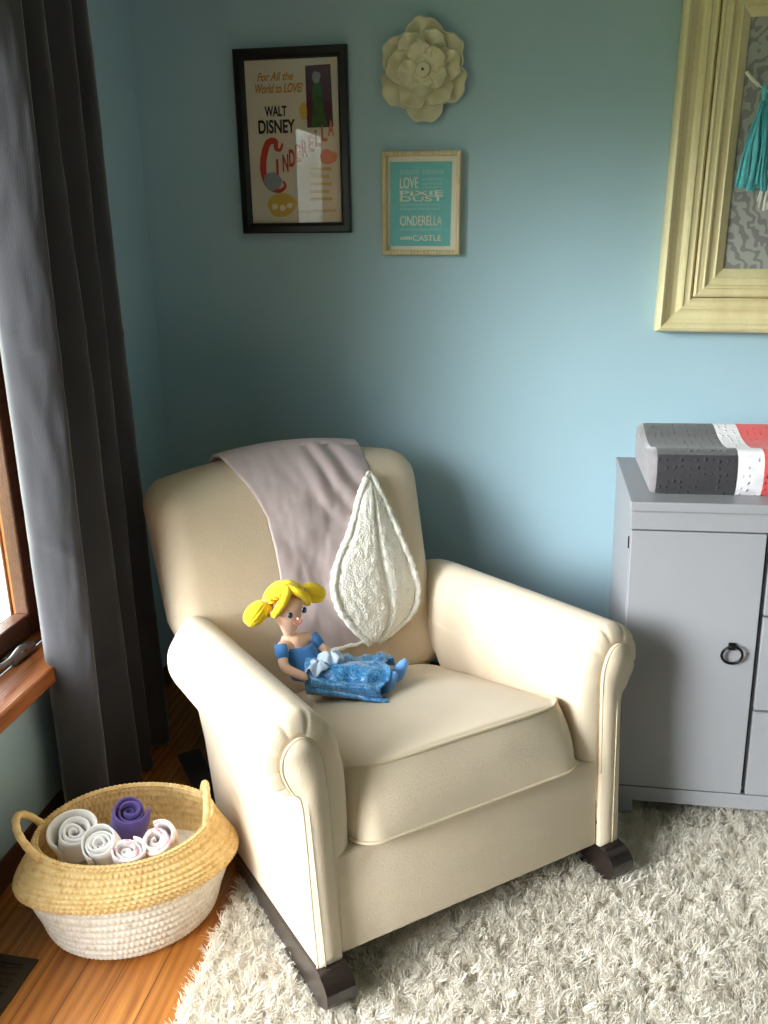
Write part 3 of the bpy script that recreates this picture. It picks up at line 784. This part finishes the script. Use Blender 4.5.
# ------------------------------------------------------------------ changing pad
from mathutils import Euler
PAD_LOC = Vector(CB_LOC)+Euler(CB_ROT).to_matrix() @ Vector((.046, .064, .8585))     # resting on the cabinet top
pad = tag(empty('changing_pad', PAD_LOC, CB_ROT), 'dotted changing pad with grey, white and coral stripes on the grey cabinet', 'changing pad')
def padmesh():
    D = .40; L = .80
    sec = [(0.012, .001), (.0, .02), (-.006, .055), (.0, .088), (.018, .103), (.045, .105), (.085, .098), (.13, .088), (.20, .083), (.27, .088), (.315, .098), (.355, .105), (.382, .103), (.4, .088), (.406, .055), (.4, .02), (.388, .001)]
    sec = [(y, z*1.05) for y, z in sec]; sc = catmull(sec, 5); n = len(sc); rings = []; cy, cz = .2, .045
    xs = [(0, .80), (.0015, .90), (.006, .95), (.014, .98), (.026, 1.0)]+[(x, 1.0) for x in np.linspace(.04, L-.04, 60)]+[(L-.026, 1.0), (L-.014, .98), (L-.006, .95), (L-.0015, .9), (L, .8)]
    rings.append([(.004, cy+(y-cy)*.4, .05+(z-.05)*.4) for y, z in sc])
    for x, k in xs: rings.append([(x, cy+(y-cy)*(1-(1-k)*.35), .05+(z-.05)*k) for y, z in sc])
    rings.append([(L-.004, cy+(y-cy)*.4, .05+(z-.05)*.4) for y, z in sc])
    o = rings_mesh('pad_cover', rings, [M['minky_top'], M['minky_side'], M['minky_end']], pad)
    for p in o.data.polygons:
        c = p.center
        if c.x < .017 or c.x > L-.017: p.material_index = 2
        elif c.z < .100 and (c.y < .020 or c.y > .38): p.material_index = 1
    return o
padmesh()

# ------------------------------------------------------------------ text helper
def text_mesh(name, s, mat, parent, x, z, w, h, y=-.0012, shear=0, rot=0, bold=.012):
    cu = bpy.data.curves.new('lettering', 'FONT'); cu.body = s; cu.extrude = .0; cu.shear = shear; cu.offset = bold
    o = bpy.data.objects.new('lettering_tmp', cu); COL.objects.link(o); bpy.context.view_layer.update()
    me = bpy.data.meshes.new_from_object(o.evaluated_get(bpy.context.evaluated_depsgraph_get()))
    bpy.data.objects.remove(o); bpy.data.curves.remove(cu)
    n = len(me.vertices); co = np.empty(n*3, np.float32); me.vertices.foreach_get('co', co); co = co.reshape(-1, 3)
    mn = co.min(0); mx = co.max(0)
    px = (co[:,0]-mn[0])/(mx[0]-mn[0])*w; pz = (co[:,1]-mn[1])/(mx[1]-mn[1])*h
    c, s_ = math.cos(rot), math.sin(rot)
    out = np.stack([x+px*c-pz*s_, np.full(n, y), z+px*s_+pz*c], 1)
    me.vertices.foreach_set('co', out.astype(np.float32).reshape(-1)); me.materials.append(mat); me.update()
    q = bpy.data.objects.new(name, me); COL.objects.link(q); q.parent = parent
    q.modifiers.new('solid', 'SOLIDIFY').thickness = .0003
    return q
def ring_frame(name, w, h, prof, mat, parent, cx=0, cz=0):
    # prof: (inset, y) from the outer wall edge to the inner edge, mitred corners
    verts = []; faces = []
    for ins, y in prof:
        for sx, sz in ((-1,-1),(1,-1),(1,1),(-1,1)):
            verts.append((cx+sx*(w/2-ins), y, cz+sz*(h/2-ins)))
    n = len(prof)
    for i in range(n-1):
        for k in range(4):
            k2 = (k+1) % 4; faces.append((i*4+k, i*4+k2, (i+1)*4+k2, (i+1)*4+k))
    for k in range(4):
        k2 = (k+1) % 4; faces.append(((n-1)*4+k, (n-1)*4+k2, k2, k))
    return mobj(name, verts, faces, mat, parent, False)
def flat(name, pts, mat, parent, y):
    n = len(pts); vs = [(x, y, z) for x, z in pts]+[(x, y+.0004, z) for x, z in pts]
    fs = [tuple(range(n)), tuple(range(2*n-1, n-1, -1))]+[(k, (k+1) % n, n+(k+1) % n, n+k) for k in range(n)]
    return mobj(name, vs, fs, mat, parent, False)
def blob(cx, cz, rx, rz, n=28, wob=.12, seed=0):
    return [(cx+rx*math.cos(a)*(1+wob*noise.noise(Vector((math.cos(a)*1.7, math.sin(a)*1.7, seed)))), cz+rz*math.sin(a)*(1+wob*noise.noise(Vector((math.cos(a)*1.7+5, math.sin(a)*1.7, seed))))) for a in np.linspace(0, 2*PI, n, endpoint=False)]

# ------------------------------------------------------------------ poster in a black frame
po = tag(empty('framed_poster', (-.749, YB, 1.748), (0, rad(-.4), 0)), 'vintage poster in a black frame with orange, black and red lettering', 'poster')
ring_frame('frame', .336, .505, [(0, -.001), (0, -.020), (.004, -.024), (.020, -.024), (.027, -.017), (.030, -.010), (.030, -.003)], M['blackframe'], po)
flat('poster_sheet', [(-.139, -.2235), (.139, -.2235), (.139, .2235), (-.139, .2235)], M['paper'], po, -.006)
YP = -.0064
# art coordinates: pixel positions measured on the sheet, converted to metres
def ax_(u): return (u-307)/497*.278
def az_(v): return (512-v)/858*.447
def art_text(s, mat, u0, v0, u1, v1, shear=0, rot=0, bold=.018): 
    return text_mesh('lettering', s, mat, po, ax_(u0), az_(v1), (u1-u0)/497*.278, (v1-v0)/858*.447, YP-.0004, shear, rot, bold)
flat('printed_panel', [(ax_(383), az_(435)), (ax_(522), az_(435)), (ax_(516), az_(118)), (ax_(383), az_(122))], M['ink_plum'], po, YP)
flat('printed_panel', [(ax_(x), az_(y)) for x, y in ((405,430),(418,330),(414,260),(428,190),(436,160),(446,160),(456,190),(468,250),(470,330),(492,430))], M['ink_green'], po, YP-.0004)
flat('printed_panel', blob(ax_(440), az_(180), .012, .016, 20, .3, 2), M['ink_grey'], po, YP-.0006)
flat('printed_panel', blob(ax_(366), az_(350), .014, .022, 20, .35, 4), M['ink_yellow'], po, YP)
art_text('For All the', M['ink_orange'], 125, 148, 318, 190, .3)
art_text('World to LOVE!', M['ink_orange'], 112, 205, 368, 252, .3)
art_text('WALT', M['ink_black'], 156, 318, 276, 372, bold=.03)
art_text('DISNEY', M['ink_black'], 118, 388, 318, 460, bold=.03)
# big red initial drawn as a thick open ring, then the rising title band
ini = catmull([(ax_(246), az_(512)), (ax_(232), az_(545)), (ax_(210), az_(540)), (ax_(205), az_(500)), (ax_(165), az_(510)), (ax_(138), az_(590)), (ax_(134), az_(670)), (ax_(160), az_(740)), (ax_(215), az_(765)), (ax_(250), az_(740)), (ax_(240), az_(712))], 6)
def stroke(pts, ws):
    L = []; R = []
    for i, p in enumerate(pts):
        t_ = pts[min(i+1, len(pts)-1)]-pts[max(i-1, 0)]; t_ = t_/np.linalg.norm(t_); nrm = np.array((-t_[1], t_[0]))
        L.append(p+nrm*ws[i]); R.append(p-nrm*ws[i])
    return L, R
def stroke_obj(name, pts, ws, mat, parent, y):
    L, R = stroke(pts, ws); n = len(L); vs = []
    for yy in (y, y+.0004): vs += [(p[0], yy, p[1]) for p in L]+[(p[0], yy, p[1]) for p in R]
    fs = []
    for i in range(n-1): fs += [(i, i+1, n+i+1, n+i), (2*n+i, 3*n+i, 3*n+i+1, 2*n+i+1), (i, 2*n+i, 2*n+i+1, i+1), (n+i, n+i+1, 3*n+i+1, 3*n+i)]
    return mobj(name, vs, fs, mat, parent, False)
stroke_obj('lettering', ini, [.003+.007*math.sin(PI*(k/(len(ini)-1)))**1.5 for k in range(len(ini))], M['ink_red'], po, YP-.0004)
ttl = 'INDERELLA'
for i, ch in enumerate(ttl):
    u0 = 205+i*36; vb = 690-i*26; ht = 96-i*1.5
    text_mesh('lettering', ch, M['ink_red'] if i < 3 else M['ink_pink'], po, ax_(u0), az_(vb), (13 if ch == 'I' else 32)/497*.278, ht/858*.447, YP-.0004, 0, 0, .035)
flat('printed_panel', blob(ax_(180), az_(715), .026, .026, 26, .3, 9), M['ink_grey'], po, YP-.0006)
flat('printed_panel', blob(ax_(225), az_(840), .045, .033, 30, .2, 11), M['ink_yellow'], po, YP)
for (u, v) in ((185, 850), (230, 858), (270, 845)): flat('printed_panel', blob(ax_(u), az_(v), .009, .008, 16, .3, u), M['whitepaper'], po, YP-.0004)
flat('printed_panel', blob(ax_(490), az_(590), .026, .020, 24, .3, 15), M['ink_pink'], po, YP)
for k in range(5):
    flat('printed_panel', [(ax_(385), az_(660+k*40)), (ax_(505-(k % 2)*14), az_(660+k*40)), (ax_(505-(k % 2)*14), az_(644+k*40)), (ax_(385), az_(644+k*40))], M['ink_tan'], po, YP)
art_text('Color by TECHNICOLOR', M['ink_tan'], 320, 868, 528, 890)
boxes('picture_glass', [((-.139, -.0095, -.2235), (.139, -.0080, .2235))], M['frameglass'], po, 0)

# ------------------------------------------------------------------ small teal print
sp = tag(empty('framed_print', (-.369, YB, 1.576)), 'small teal typographic print in a pale wooden frame', 'print')
ring_frame('frame', .230, .286, [(0, -.001), (0, -.026), (.003, -.028), (.012, -.026), (.013, -.004)], M['palewood'], sp)
flat('print_sheet', [(-.103, -.131), (.103, -.131), (.103, .131), (-.103, .131)], M['whitepaper'], sp, -.006)
flat('print_field', [(-.094, -.118), (.086, -.119), (.088, .115), (-.093, .116)], M['teal_ink'], sp, -.0066)
def bx_(u): return (u-368)/640*.230
def bz_(v): return (472-v)/850*.286
def sp_text(s, mat, u0, v0, u1, v1): return text_mesh('lettering', s, mat, sp, bx_(u0), bz_(v1), (u1-u0)/640*.230, (v1-v0)/850*.286, -.0071, 0, 0, .024)
sp_text('LOVE', M['ink_pale'], 188, 250, 342, 346)
sp_text('PIXIE', M['ink_pale'], 188, 362, 545, 404)
sp_text('DUST', M['ink_pale'], 188, 406, 545, 452)
sp_text('CINDERELLA', M['ink_pale'], 188, 568, 538, 654)
sp_text('CASTLE', M['ink_pale'], 296, 730, 534, 782)
def faint(rows, mat):
    for (u0, v0, u1, v1) in rows:
        bm = bmesh.new(); x = u0
        while x < u1-6:
            wv = random.uniform(8, 17)
            add_box(bm, (bx_(x), -.0071, bz_(v1)), (bx_(min(x+wv, u1)), -.0067, bz_(v0+random.uniform(0, 6)))); x += wv+random.uniform(4, 7)
        bobj('lettering', bm, mat, sp)
faint([(190, 190, 340, 232), (372, 192, 545, 232), (372, 258, 540, 284), (372, 296, 540, 318), (372, 328, 540, 346), (190, 468, 520, 488), (190, 500, 520, 524), (195, 672, 530, 696)], M['ink_faint'])
faint([(190, 742, 288, 772)], M['ink_pale'])

# ------------------------------------------------------------------ ceramic flower
fw = tag(empty('ceramic_flower', (-.362, YB-.004, 1.926)), 'ivory glazed ceramic flower hung above the small teal print', 'wall flower')
def petal(ang, rm, ra, rb, y0, y1, cup, seed):
    ca, sa = math.cos(ang), math.sin(ang)
    def f(u, v):
        th = u*2*PI
        ed = 1+.055*math.sin(th*5+seed)+.035*math.sin(th*9+seed*2.3)
        v2 = v*lerp(1, ed, v)
        p = rm+ra*v2*math.cos(th); q = rb*v2*math.sin(th)
        h = (p-(rm-ra))/(2*ra)
        y = lerp(y0, y1, h)+cup*(1-v*v)*.6-.007*max(0, h-.55)*max(0, h-.55)*6+.0045*v**2*math.sin(th*5+seed)+.0014*fbm((p*30, q*30, seed), 1)
        return (p*ca-q*sa, y, p*sa+q*ca)
    o = grid_mesh('petal', f, 56, 12, M['ceramic'], fw, True); solid(o, .004, 0); return o
for k, (a, r) in enumerate(((92, .136), (36, .126), (-26, .128), (-88, .136), (-150, .132), (150, .130))):
    petal(rad(a), r-.060, .058, .058, -.010, -.022, .006, k*1.7)
for k, a in enumerate((72, 10, -50, -118, 172, 122)):
    petal(rad(a), .062, .042, .044, -.022, -.036, .006, k*2.3+9)
for k, a in enumerate((102, 38, -28, -98, 190)):
    petal(rad(a), .038, .030, .034, -.034, -.052, .005, k*1.9+20)
rings_mesh('wall_mount', [[(r*math.cos(a), y, r*math.sin(a)) for a in np.linspace(0, 2*PI, 24, endpoint=False)] for r, y in ((.045, .004), (.045, -.008), (.030, -.030))], M['ceramic'], fw)
cr = []
for r, y in ((.020, -.034), (.020, -.048), (.016, -.054), (.012, -.052), (.009, -.055), (.004, -.056), (.003, -.050)):
    cr.append([(r*math.cos(a), y, r*math.sin(a)) for a in np.linspace(0, 2*PI, 24, endpoint=False)])
rings_mesh('flower_centre', cr, M['ceramic'], fw, True, False)
rings_mesh('centre_hole', [[(.0032*math.cos(a), y, .0032*math.sin(a)) for a in np.linspace(0, 2*PI, 16, endpoint=False)] for y in (-.048, -.051)], M['hole'], fw)

# ------------------------------------------------------------------ large ivory frame
OX0, OZ0 = .318, 1.222
OWD, OHT = 1.09, .98
bf = tag(empty('ivory_picture_frame', (OX0+OWD/2, YB, OZ0+OHT/2)), 'large ivory moulded frame around grey damask fabric above the cabinet', 'picture frame')
ring_frame('outer_moulding', OWD, OHT, [(0, -.002), (0, -.046), (.005, -.054), (.013, -.058), (.021, -.052), (.026, -.044), (.038, -.036), (.052, -.033), (.060, -.036), (.064, -.040), (.070, -.041), (.073, -.037), (.082, -.036), (.088, -.038), (.090, -.033), (.094, -.030), (.094, -.004)], M['ivoryframe'], bf)
ring_frame('inner_moulding', OWD-.194, OHT-.194, [(0, -.004), (0, -.036), (.006, -.042), (.012, -.038), (.022, -.037), (.026, -.041), (.031, -.038), (.034, -.030), (.050, -.028), (.054, -.031), (.060, -.026), (.074, -.016), (.077, -.012), (.077, -.004)], M['ivoryframe'], bf)
iw, ih = (OWD-.194-.154)/2+.01, (OHT-.194-.154)/2+.01
flat('damask_panel', [(-iw, -ih), (iw, -ih), (iw, ih), (-iw, ih)], M['damask'], bf, -.008)
# garland
g0 = (.492, YB-.030, 1.897)
st = catmull([g0, (.515, YB-.034, 1.872), (.55, YB-.036, 1.848), (.62, YB-.038, 1.815), (.72, YB-.038, 1.79), (.85, YB-.038, 1.815), (.98, YB-.034, 1.85), (1.12, YB-.032, 1.90)], 8)
tag(tube('garland_string', st, [.0045 if k < 12 else .0022 for k in range(len(st))], M['damask_string'], None, 8), 'white cord of the garland strung across the ivory frame', 'garland cord')
def tassel(x, z, ln, spread, mat, label, n=26, lean=0):
    e = tag(empty('tassel', (x, YB-.046, z)), label, 'tassel', 'tissue tassels on the cord')
    tube('tassel_loop', catmull([(0, .010, .010), (0, .002, .004), (0, -.002, -.010), (.001, -.002, -.024)], 4), .006, mat, e, 10)
    bm = bmesh.new(); r2 = random.Random(int(x*1000))
    for k in range(n):
        a = 2*PI*k/n+r2.uniform(-.2, .2); ss = spread*r2.uniform(.55, 1.05); w = r2.uniform(.004, .008); l = ln*r2.uniform(.93, 1.03)
        prev = None
        for i in range(9):
            t_ = i/8; rr = .003+ss*(t_**.75)
            cx = math.cos(a)*rr+lean*t_+.003*math.sin(t_*7+k); cy = -.002+math.sin(a)*rr*.32; zz = -.020-(l-.02)*t_
            q = (bm.verts.new((cx-math.sin(a)*w*(.3+t_), cy+math.cos(a)*w*.3, zz)), bm.verts.new((cx+math.sin(a)*w*(.3+t_)+.002, cy-math.cos(a)*w*.3, zz)))
            if prev: bm.faces.new((prev[0], prev[1], q[1], q[0]))
            prev = q
    o = bobj('tassel_strips', bm, mat, e, True); solid(o, .0006, 0)
tassel(.540, 1.848, .245, .046, M['tassel_teal'], 'teal tissue tassel hanging inside the ivory frame', 30)
tassel(.612, 1.822, .265, .055, M['tassel_white'], 'white tissue tassel hanging beside the teal one', 30)

# ------------------------------------------------------------------ belly basket
bk = tag(empty('belly_basket', (-.885, 1.56, 0)), 'two tone woven belly basket with natural rim and white base', 'basket')
E1 = np.array((.89, .454)); E2 = np.array((.454, -.89))     # long axis, towards the room
NTH = 440
def bring(a, b, z, off=(0,0), lift=0, ph=0, amp=.0022, freq=110):
    out = []
    for k in range(NTH):
        th = 2*PI*k/NTH; d = 1+amp/.2*math.sin(th*freq+ph)
        p = E1*a*math.cos(th)*d+E2*b*math.sin(th)*d+np.array(off)
        wob = .003*math.sin(th*3+1)
        out.append((p[0], p[1], z+lift*math.sin(th)+wob*(z > .1)))
    return out
def braid(ctrl, rows, phase0=0, amp=.0048, inner=False, st=.0030):
    # ctrl: list of (a, b, z, offE2, lift); coils as scallops along the profile
    c = catmull(ctrl, 20); n = rows*6; rings = []
    for i in range(n+1):
        t_ = i/n*(len(c)-1); k = int(min(t_, len(c)-2)); a, b, z, o, l = lerp(c[k], c[k+1], t_-k)
        a2, b2, z2, _, _ = c[k+1]; a1_, b1_, z1, _, _ = c[k]
        tx, tz = a2-a1_, z2-z1; L = math.hypot(tx, tz)+1e-9; nx, nz = tz/L, -tx/L
        sc = amp*(abs(math.sin(PI*i/6))**.6)*(-1 if inner else 1)
        rings.append(bring(a+nx*sc, b+nx*sc, z+nz*sc, E2*o, l, (i//6)*1.9+phase0, amp=st*abs(math.sin(PI*i/6)), freq=110))
    return rings
white = braid([(.178, .152, .004, .006, 0), (.192, .163, .020, .008, 0), (.203, .163, .060, .010, .004), (.218, .160, .100, .012, .010), (.224, .158, .145, .016, .016)], 11, 0, .0036, False, .0016)
rings_mesh('woven_base', white, M['seagrass_white'], bk, True, False)
skirt_r = braid([(.214, .150, .120, .018, .018), (.236, .160, .132, .020, .020), (.244, .163, .145, .020, .020), (.240, .161, .160, .016, .018), (.228, .155, .178, .012, .012), (.212, .148, .202, .006, .006), (.199, .142, .226, .002, .000), (.195, .140, .236, .000, -.002)], 11, 3)
inner_r = braid([(.195, .140, .236, .000, -.002), (.188, .133, .234, .000, -.002), (.192, .134, .215, .002, .000), (.205, .138, .180, .004, .006), (.215, .140, .150, .008, .010), (.212, .138, .118, .012, .010)], 9, 1, .002, True)
rings_mesh('woven_skirt', skirt_r+inner_r, M['seagrass'], bk, False, False)
lin_r = [bring(.213*f, .139*f, .118+.012*(1-f), E2*.010, .008*f, i*2.0, .001) for i, f in enumerate((1.0, .95, .9, .85, .8, .75, .7, .65, .6, .55, .5, .45, .4, .35, .3, .25, .2, .15, .1, .05))]
rings_mesh('inner_base', lin_r, M['seagrass_white'], bk, False, True)
for (th0, th1, hgt, outw) in ((PI*.86, PI*1.14, .060, .050), (-.20*PI+.22, .08*PI+.22, .056, .010)):
    def rim(th): 
        p = E1*.195*math.cos(th)+E2*.140*math.sin(th); return np.array((p[0], p[1], .232))
    A, B = rim(th0), rim(th1); mid = (A+B)/2; o_ = mid[:2]/np.linalg.norm(mid[:2])
    path = []
    for k in range(25):
        t_ = k/24; arc = math.sin(PI*t_)**.75; p = lerp(A, B, .5-.5*math.cos(PI*t_))
        path.append((p[0]+o_[0]*outw*arc, p[1]+o_[1]*outw*arc, p[2]-.012*(1-arc)+hgt*arc))
    tube('basket_handle', path, [.0085+.0008*math.sin(k*2.2) for k in range(25)], M['seagrass'], bk, 12)

# rolled cloths
def roll(name, loc, rot, r, ln, turns, mat, label, squash=1.0, seed=0, loose=0.0, flare=0):
    verts = []; n = int(turns*26); th_ = r/(turns+.35)
    nv = 7
    def P(t, off, v):
        a = t*2*PI*turns+seed; rr = th_*(.30+t*turns)+off*th_*.40
        rr *= 1+.07*math.sin(a*1.0+seed*3)+.05*math.sin(a*2.3+seed)
        rr += loose*th_*noise.noise(Vector((a*.35, v*2, seed)))
        rr *= 1+flare*(1-v)
        end = .006*math.sin(a*.7+seed)+.010*(1-t)*0
        return Vector((rr*math.cos(a), rr*math.sin(a)*squash, ln*v+(end-.010*(t < .35)*(1-t/.35))*(1 if v > .7 else 0)))
    rows = []
    outl = [(t, 1) for t in np.linspace(0, 1, n)]+[(t, -1) for t in np.linspace(1, 0, n)]
    m = len(outl)
    for iv in range(nv):
        v = iv/(nv-1)
        rows.append([P(t, o*(.9 if 0 < iv < nv-1 else .55), v) for t, o in outl])
    faces = []
    verts = [p for r_ in rows for p in r_]
    for iv in range(nv-1):
        for k in range(m):
            k2 = (k+1) % m; faces.append((iv*m+k, iv*m+k2, (iv+1)*m+k2, (iv+1)*m+k))
    for k in range(n-1):
        for base in (0, (nv-1)*m):
            faces.append((base+k, base+k+1, base+m-2-k, base+m-1-k))
    o = mobj(name, verts, faces, mat, None)
    o.location = loc; o.rotation_euler = rot
    tag(o, label, 'rolled cloth', 'rolled cloths in the basket'); return o
roll('rolled_cloth', (-1.010, 1.555, .150), (rad(28), rad(6), .3), .053, .100, 3.6, M['terry_white'], 'large plain white rolled cloth next to the left basket handle', .85, .4, .6)
roll('rolled_cloth', (-.905, 1.525, .150), (rad(26), rad(-2), 0), .043, .100, 4.4, M['terry_white'], 'white rolled cloth between the plain large roll and the front floral roll', .9, 2.0, .3, .12)
roll('rolled_cloth', (-.848, 1.512, .148), (rad(22), rad(4), 0), .043, .090, 3.6, M['muslin_pink'], 'pink printed white rolled cloth at the front rim of the basket', .72, 4.1, .6)
roll('rolled_cloth', (-.915, 1.612, .155), (rad(22), rad(8), .5), .044, .105, 3.2, M['terry_purple'], 'purple rolled cloth at the back of the basket', .9, 5.2, .5)
roll('rolled_cloth', (-.805, 1.562, .158), (rad(24), rad(-20), .9), .045, .095, 3.0, M['muslin_pink'], 'pink printed white rolled cloth beside the purple roll', .85, 1.1, .9)

# ------------------------------------------------------------------ light and camera
SKY = 16.5
W = bpy.data.worlds.new('overcast sky'); SC.world = W; W.use_nodes = True
nt = W.node_tree; bg = nt.nodes['Background']
tc = nt.nodes.new('ShaderNodeTexCoord'); sx = nt.nodes.new('ShaderNodeSeparateXYZ'); nt.links.new(tc.outputs['Generated'], sx.inputs[0])
mp = nt.nodes.new('ShaderNodeMapRange'); mp.inputs['From Min'].default_value = -1; mp.inputs['From Max'].default_value = 1
nt.links.new(sx.outputs['Z'], mp.inputs['Value'])
rp = nt.nodes.new('ShaderNodeValToRGB'); el = rp.color_ramp.elements
stops = [(0, (.25,.255,.235,1)), (.495, (.27,.28,.25,1)), (.525, (.42,.435,.41,1)), (.56, (.86,.88,.88,1)), (.62, (1.12,1.13,1.15,1)), (.75, (1.0,1.01,1.04,1)), (1, (.8,.82,.86,1))]
while len(el) < len(stops): el.new(.5)
for e, (p, c) in zip(el, stops): e.position = p; e.color = c
nz = nt.nodes.new('ShaderNodeTexNoise'); nz.inputs['Scale'].default_value = 22; nz.inputs['Detail'].default_value = 5; nt.links.new(tc.outputs['Generated'], nz.inputs['Vector'])
nm_ = nt.nodes.new('ShaderNodeMath'); nm_.operation = 'MULTIPLY_ADD'; nm_.inputs[1].default_value = .06; nt.links.new(nz.outputs['Fac'], nm_.inputs[0])
ns_ = nt.nodes.new('ShaderNodeMath'); ns_.operation = 'SUBTRACT'; ns_.inputs[1].default_value = .03; nt.links.new(mp.outputs[0], ns_.inputs[0]); nt.links.new(ns_.outputs[0], nm_.inputs[2])
nt.links.new(nm_.outputs[0], rp.inputs['Fac']); nt.links.new(rp.outputs[0], bg.inputs['Color'])
# the cloud cover is thinner to the south-west: a broad brighter part of the sky
dv = nt.nodes.new('ShaderNodeVectorMath'); dv.operation = 'DOT_PRODUCT'; dv.inputs[1].default_value = Vector((-.77, -.635, .27)).normalized()
nt.links.new(tc.outputs['Generated'], dv.inputs[0])
mx_ = nt.nodes.new('ShaderNodeMath'); mx_.operation = 'MAXIMUM'; mx_.inputs[1].default_value = 0; nt.links.new(dv.outputs['Value'], mx_.inputs[0])
pw = nt.nodes.new('ShaderNodeMath'); pw.operation = 'POWER'; pw.inputs[1].default_value = 30; nt.links.new(mx_.outputs[0], pw.inputs[0])
ml = nt.nodes.new('ShaderNodeMath'); ml.operation = 'MULTIPLY_ADD'; ml.inputs[1].default_value = SKY*3.9; ml.inputs[2].default_value = SKY*.62; nt.links.new(pw.outputs[0], ml.inputs[0])
nt.links.new(ml.outputs[0], bg.inputs['Strength'])
for nm, ya, yb, za, zb in (('window_daylight', WY0, WY1, WZ0, WZ1), ('door_daylight', DY0, DY1, 0, DZ1)):
    pl = bpy.data.lights.new(nm, 'AREA'); pl.shape = 'RECTANGLE'; pl.size = zb-za+.04; pl.size_y = yb-ya+.04
    pl.cycles.is_portal = True
    po_ = bpy.data.objects.new(nm, pl); COL.objects.link(po_)
    po_.location = (XL-WT-.02, (ya+yb)/2, (za+zb)/2); po_.rotation_euler = (0, rad(-90), 0)

cam = bpy.data.cameras.new('camera'); cam.sensor_fit = 'VERTICAL'; cam.sensor_height = 36; cam.lens = 885.1*36/1024; cam.clip_start = .02
co = bpy.data.objects.new('camera', cam); COL.objects.link(co)
yaw, pit, rol = rad(-10.145), rad(18.639), rad(-.394)
f = Vector((math.sin(yaw)*math.cos(pit), math.cos(yaw)*math.cos(pit), -math.sin(pit)))
r = Vector((math.cos(yaw), -math.sin(yaw), 0)); u = r.cross(f)
r2 = r*math.cos(rol)+u*math.sin(rol); u2 = -r*math.sin(rol)+u*math.cos(rol)
mt = Matrix((r2, u2, -f)).transposed().to_4x4(); mt.translation = (0, 0, 1.55); co.matrix_world = mt
SC.camera = co
vs = SC.view_settings; vs.view_transform = 'Standard'; vs.look = 'None'; vs.gamma = 1; vs.use_curve_mapping = False; vs.exposure = 0
cy = SC.cycles
cy.use_denoising = True
try: cy.denoiser = 'OPENIMAGEDENOISE'
except Exception: pass
cy.max_bounces = 10; cy.diffuse_bounces = 6; cy.glossy_bounces = 4; cy.transparent_max_bounces = 12; cy.sample_clamp_indirect = 8
cy.caustics_reflective = False; cy.caustics_refractive = False
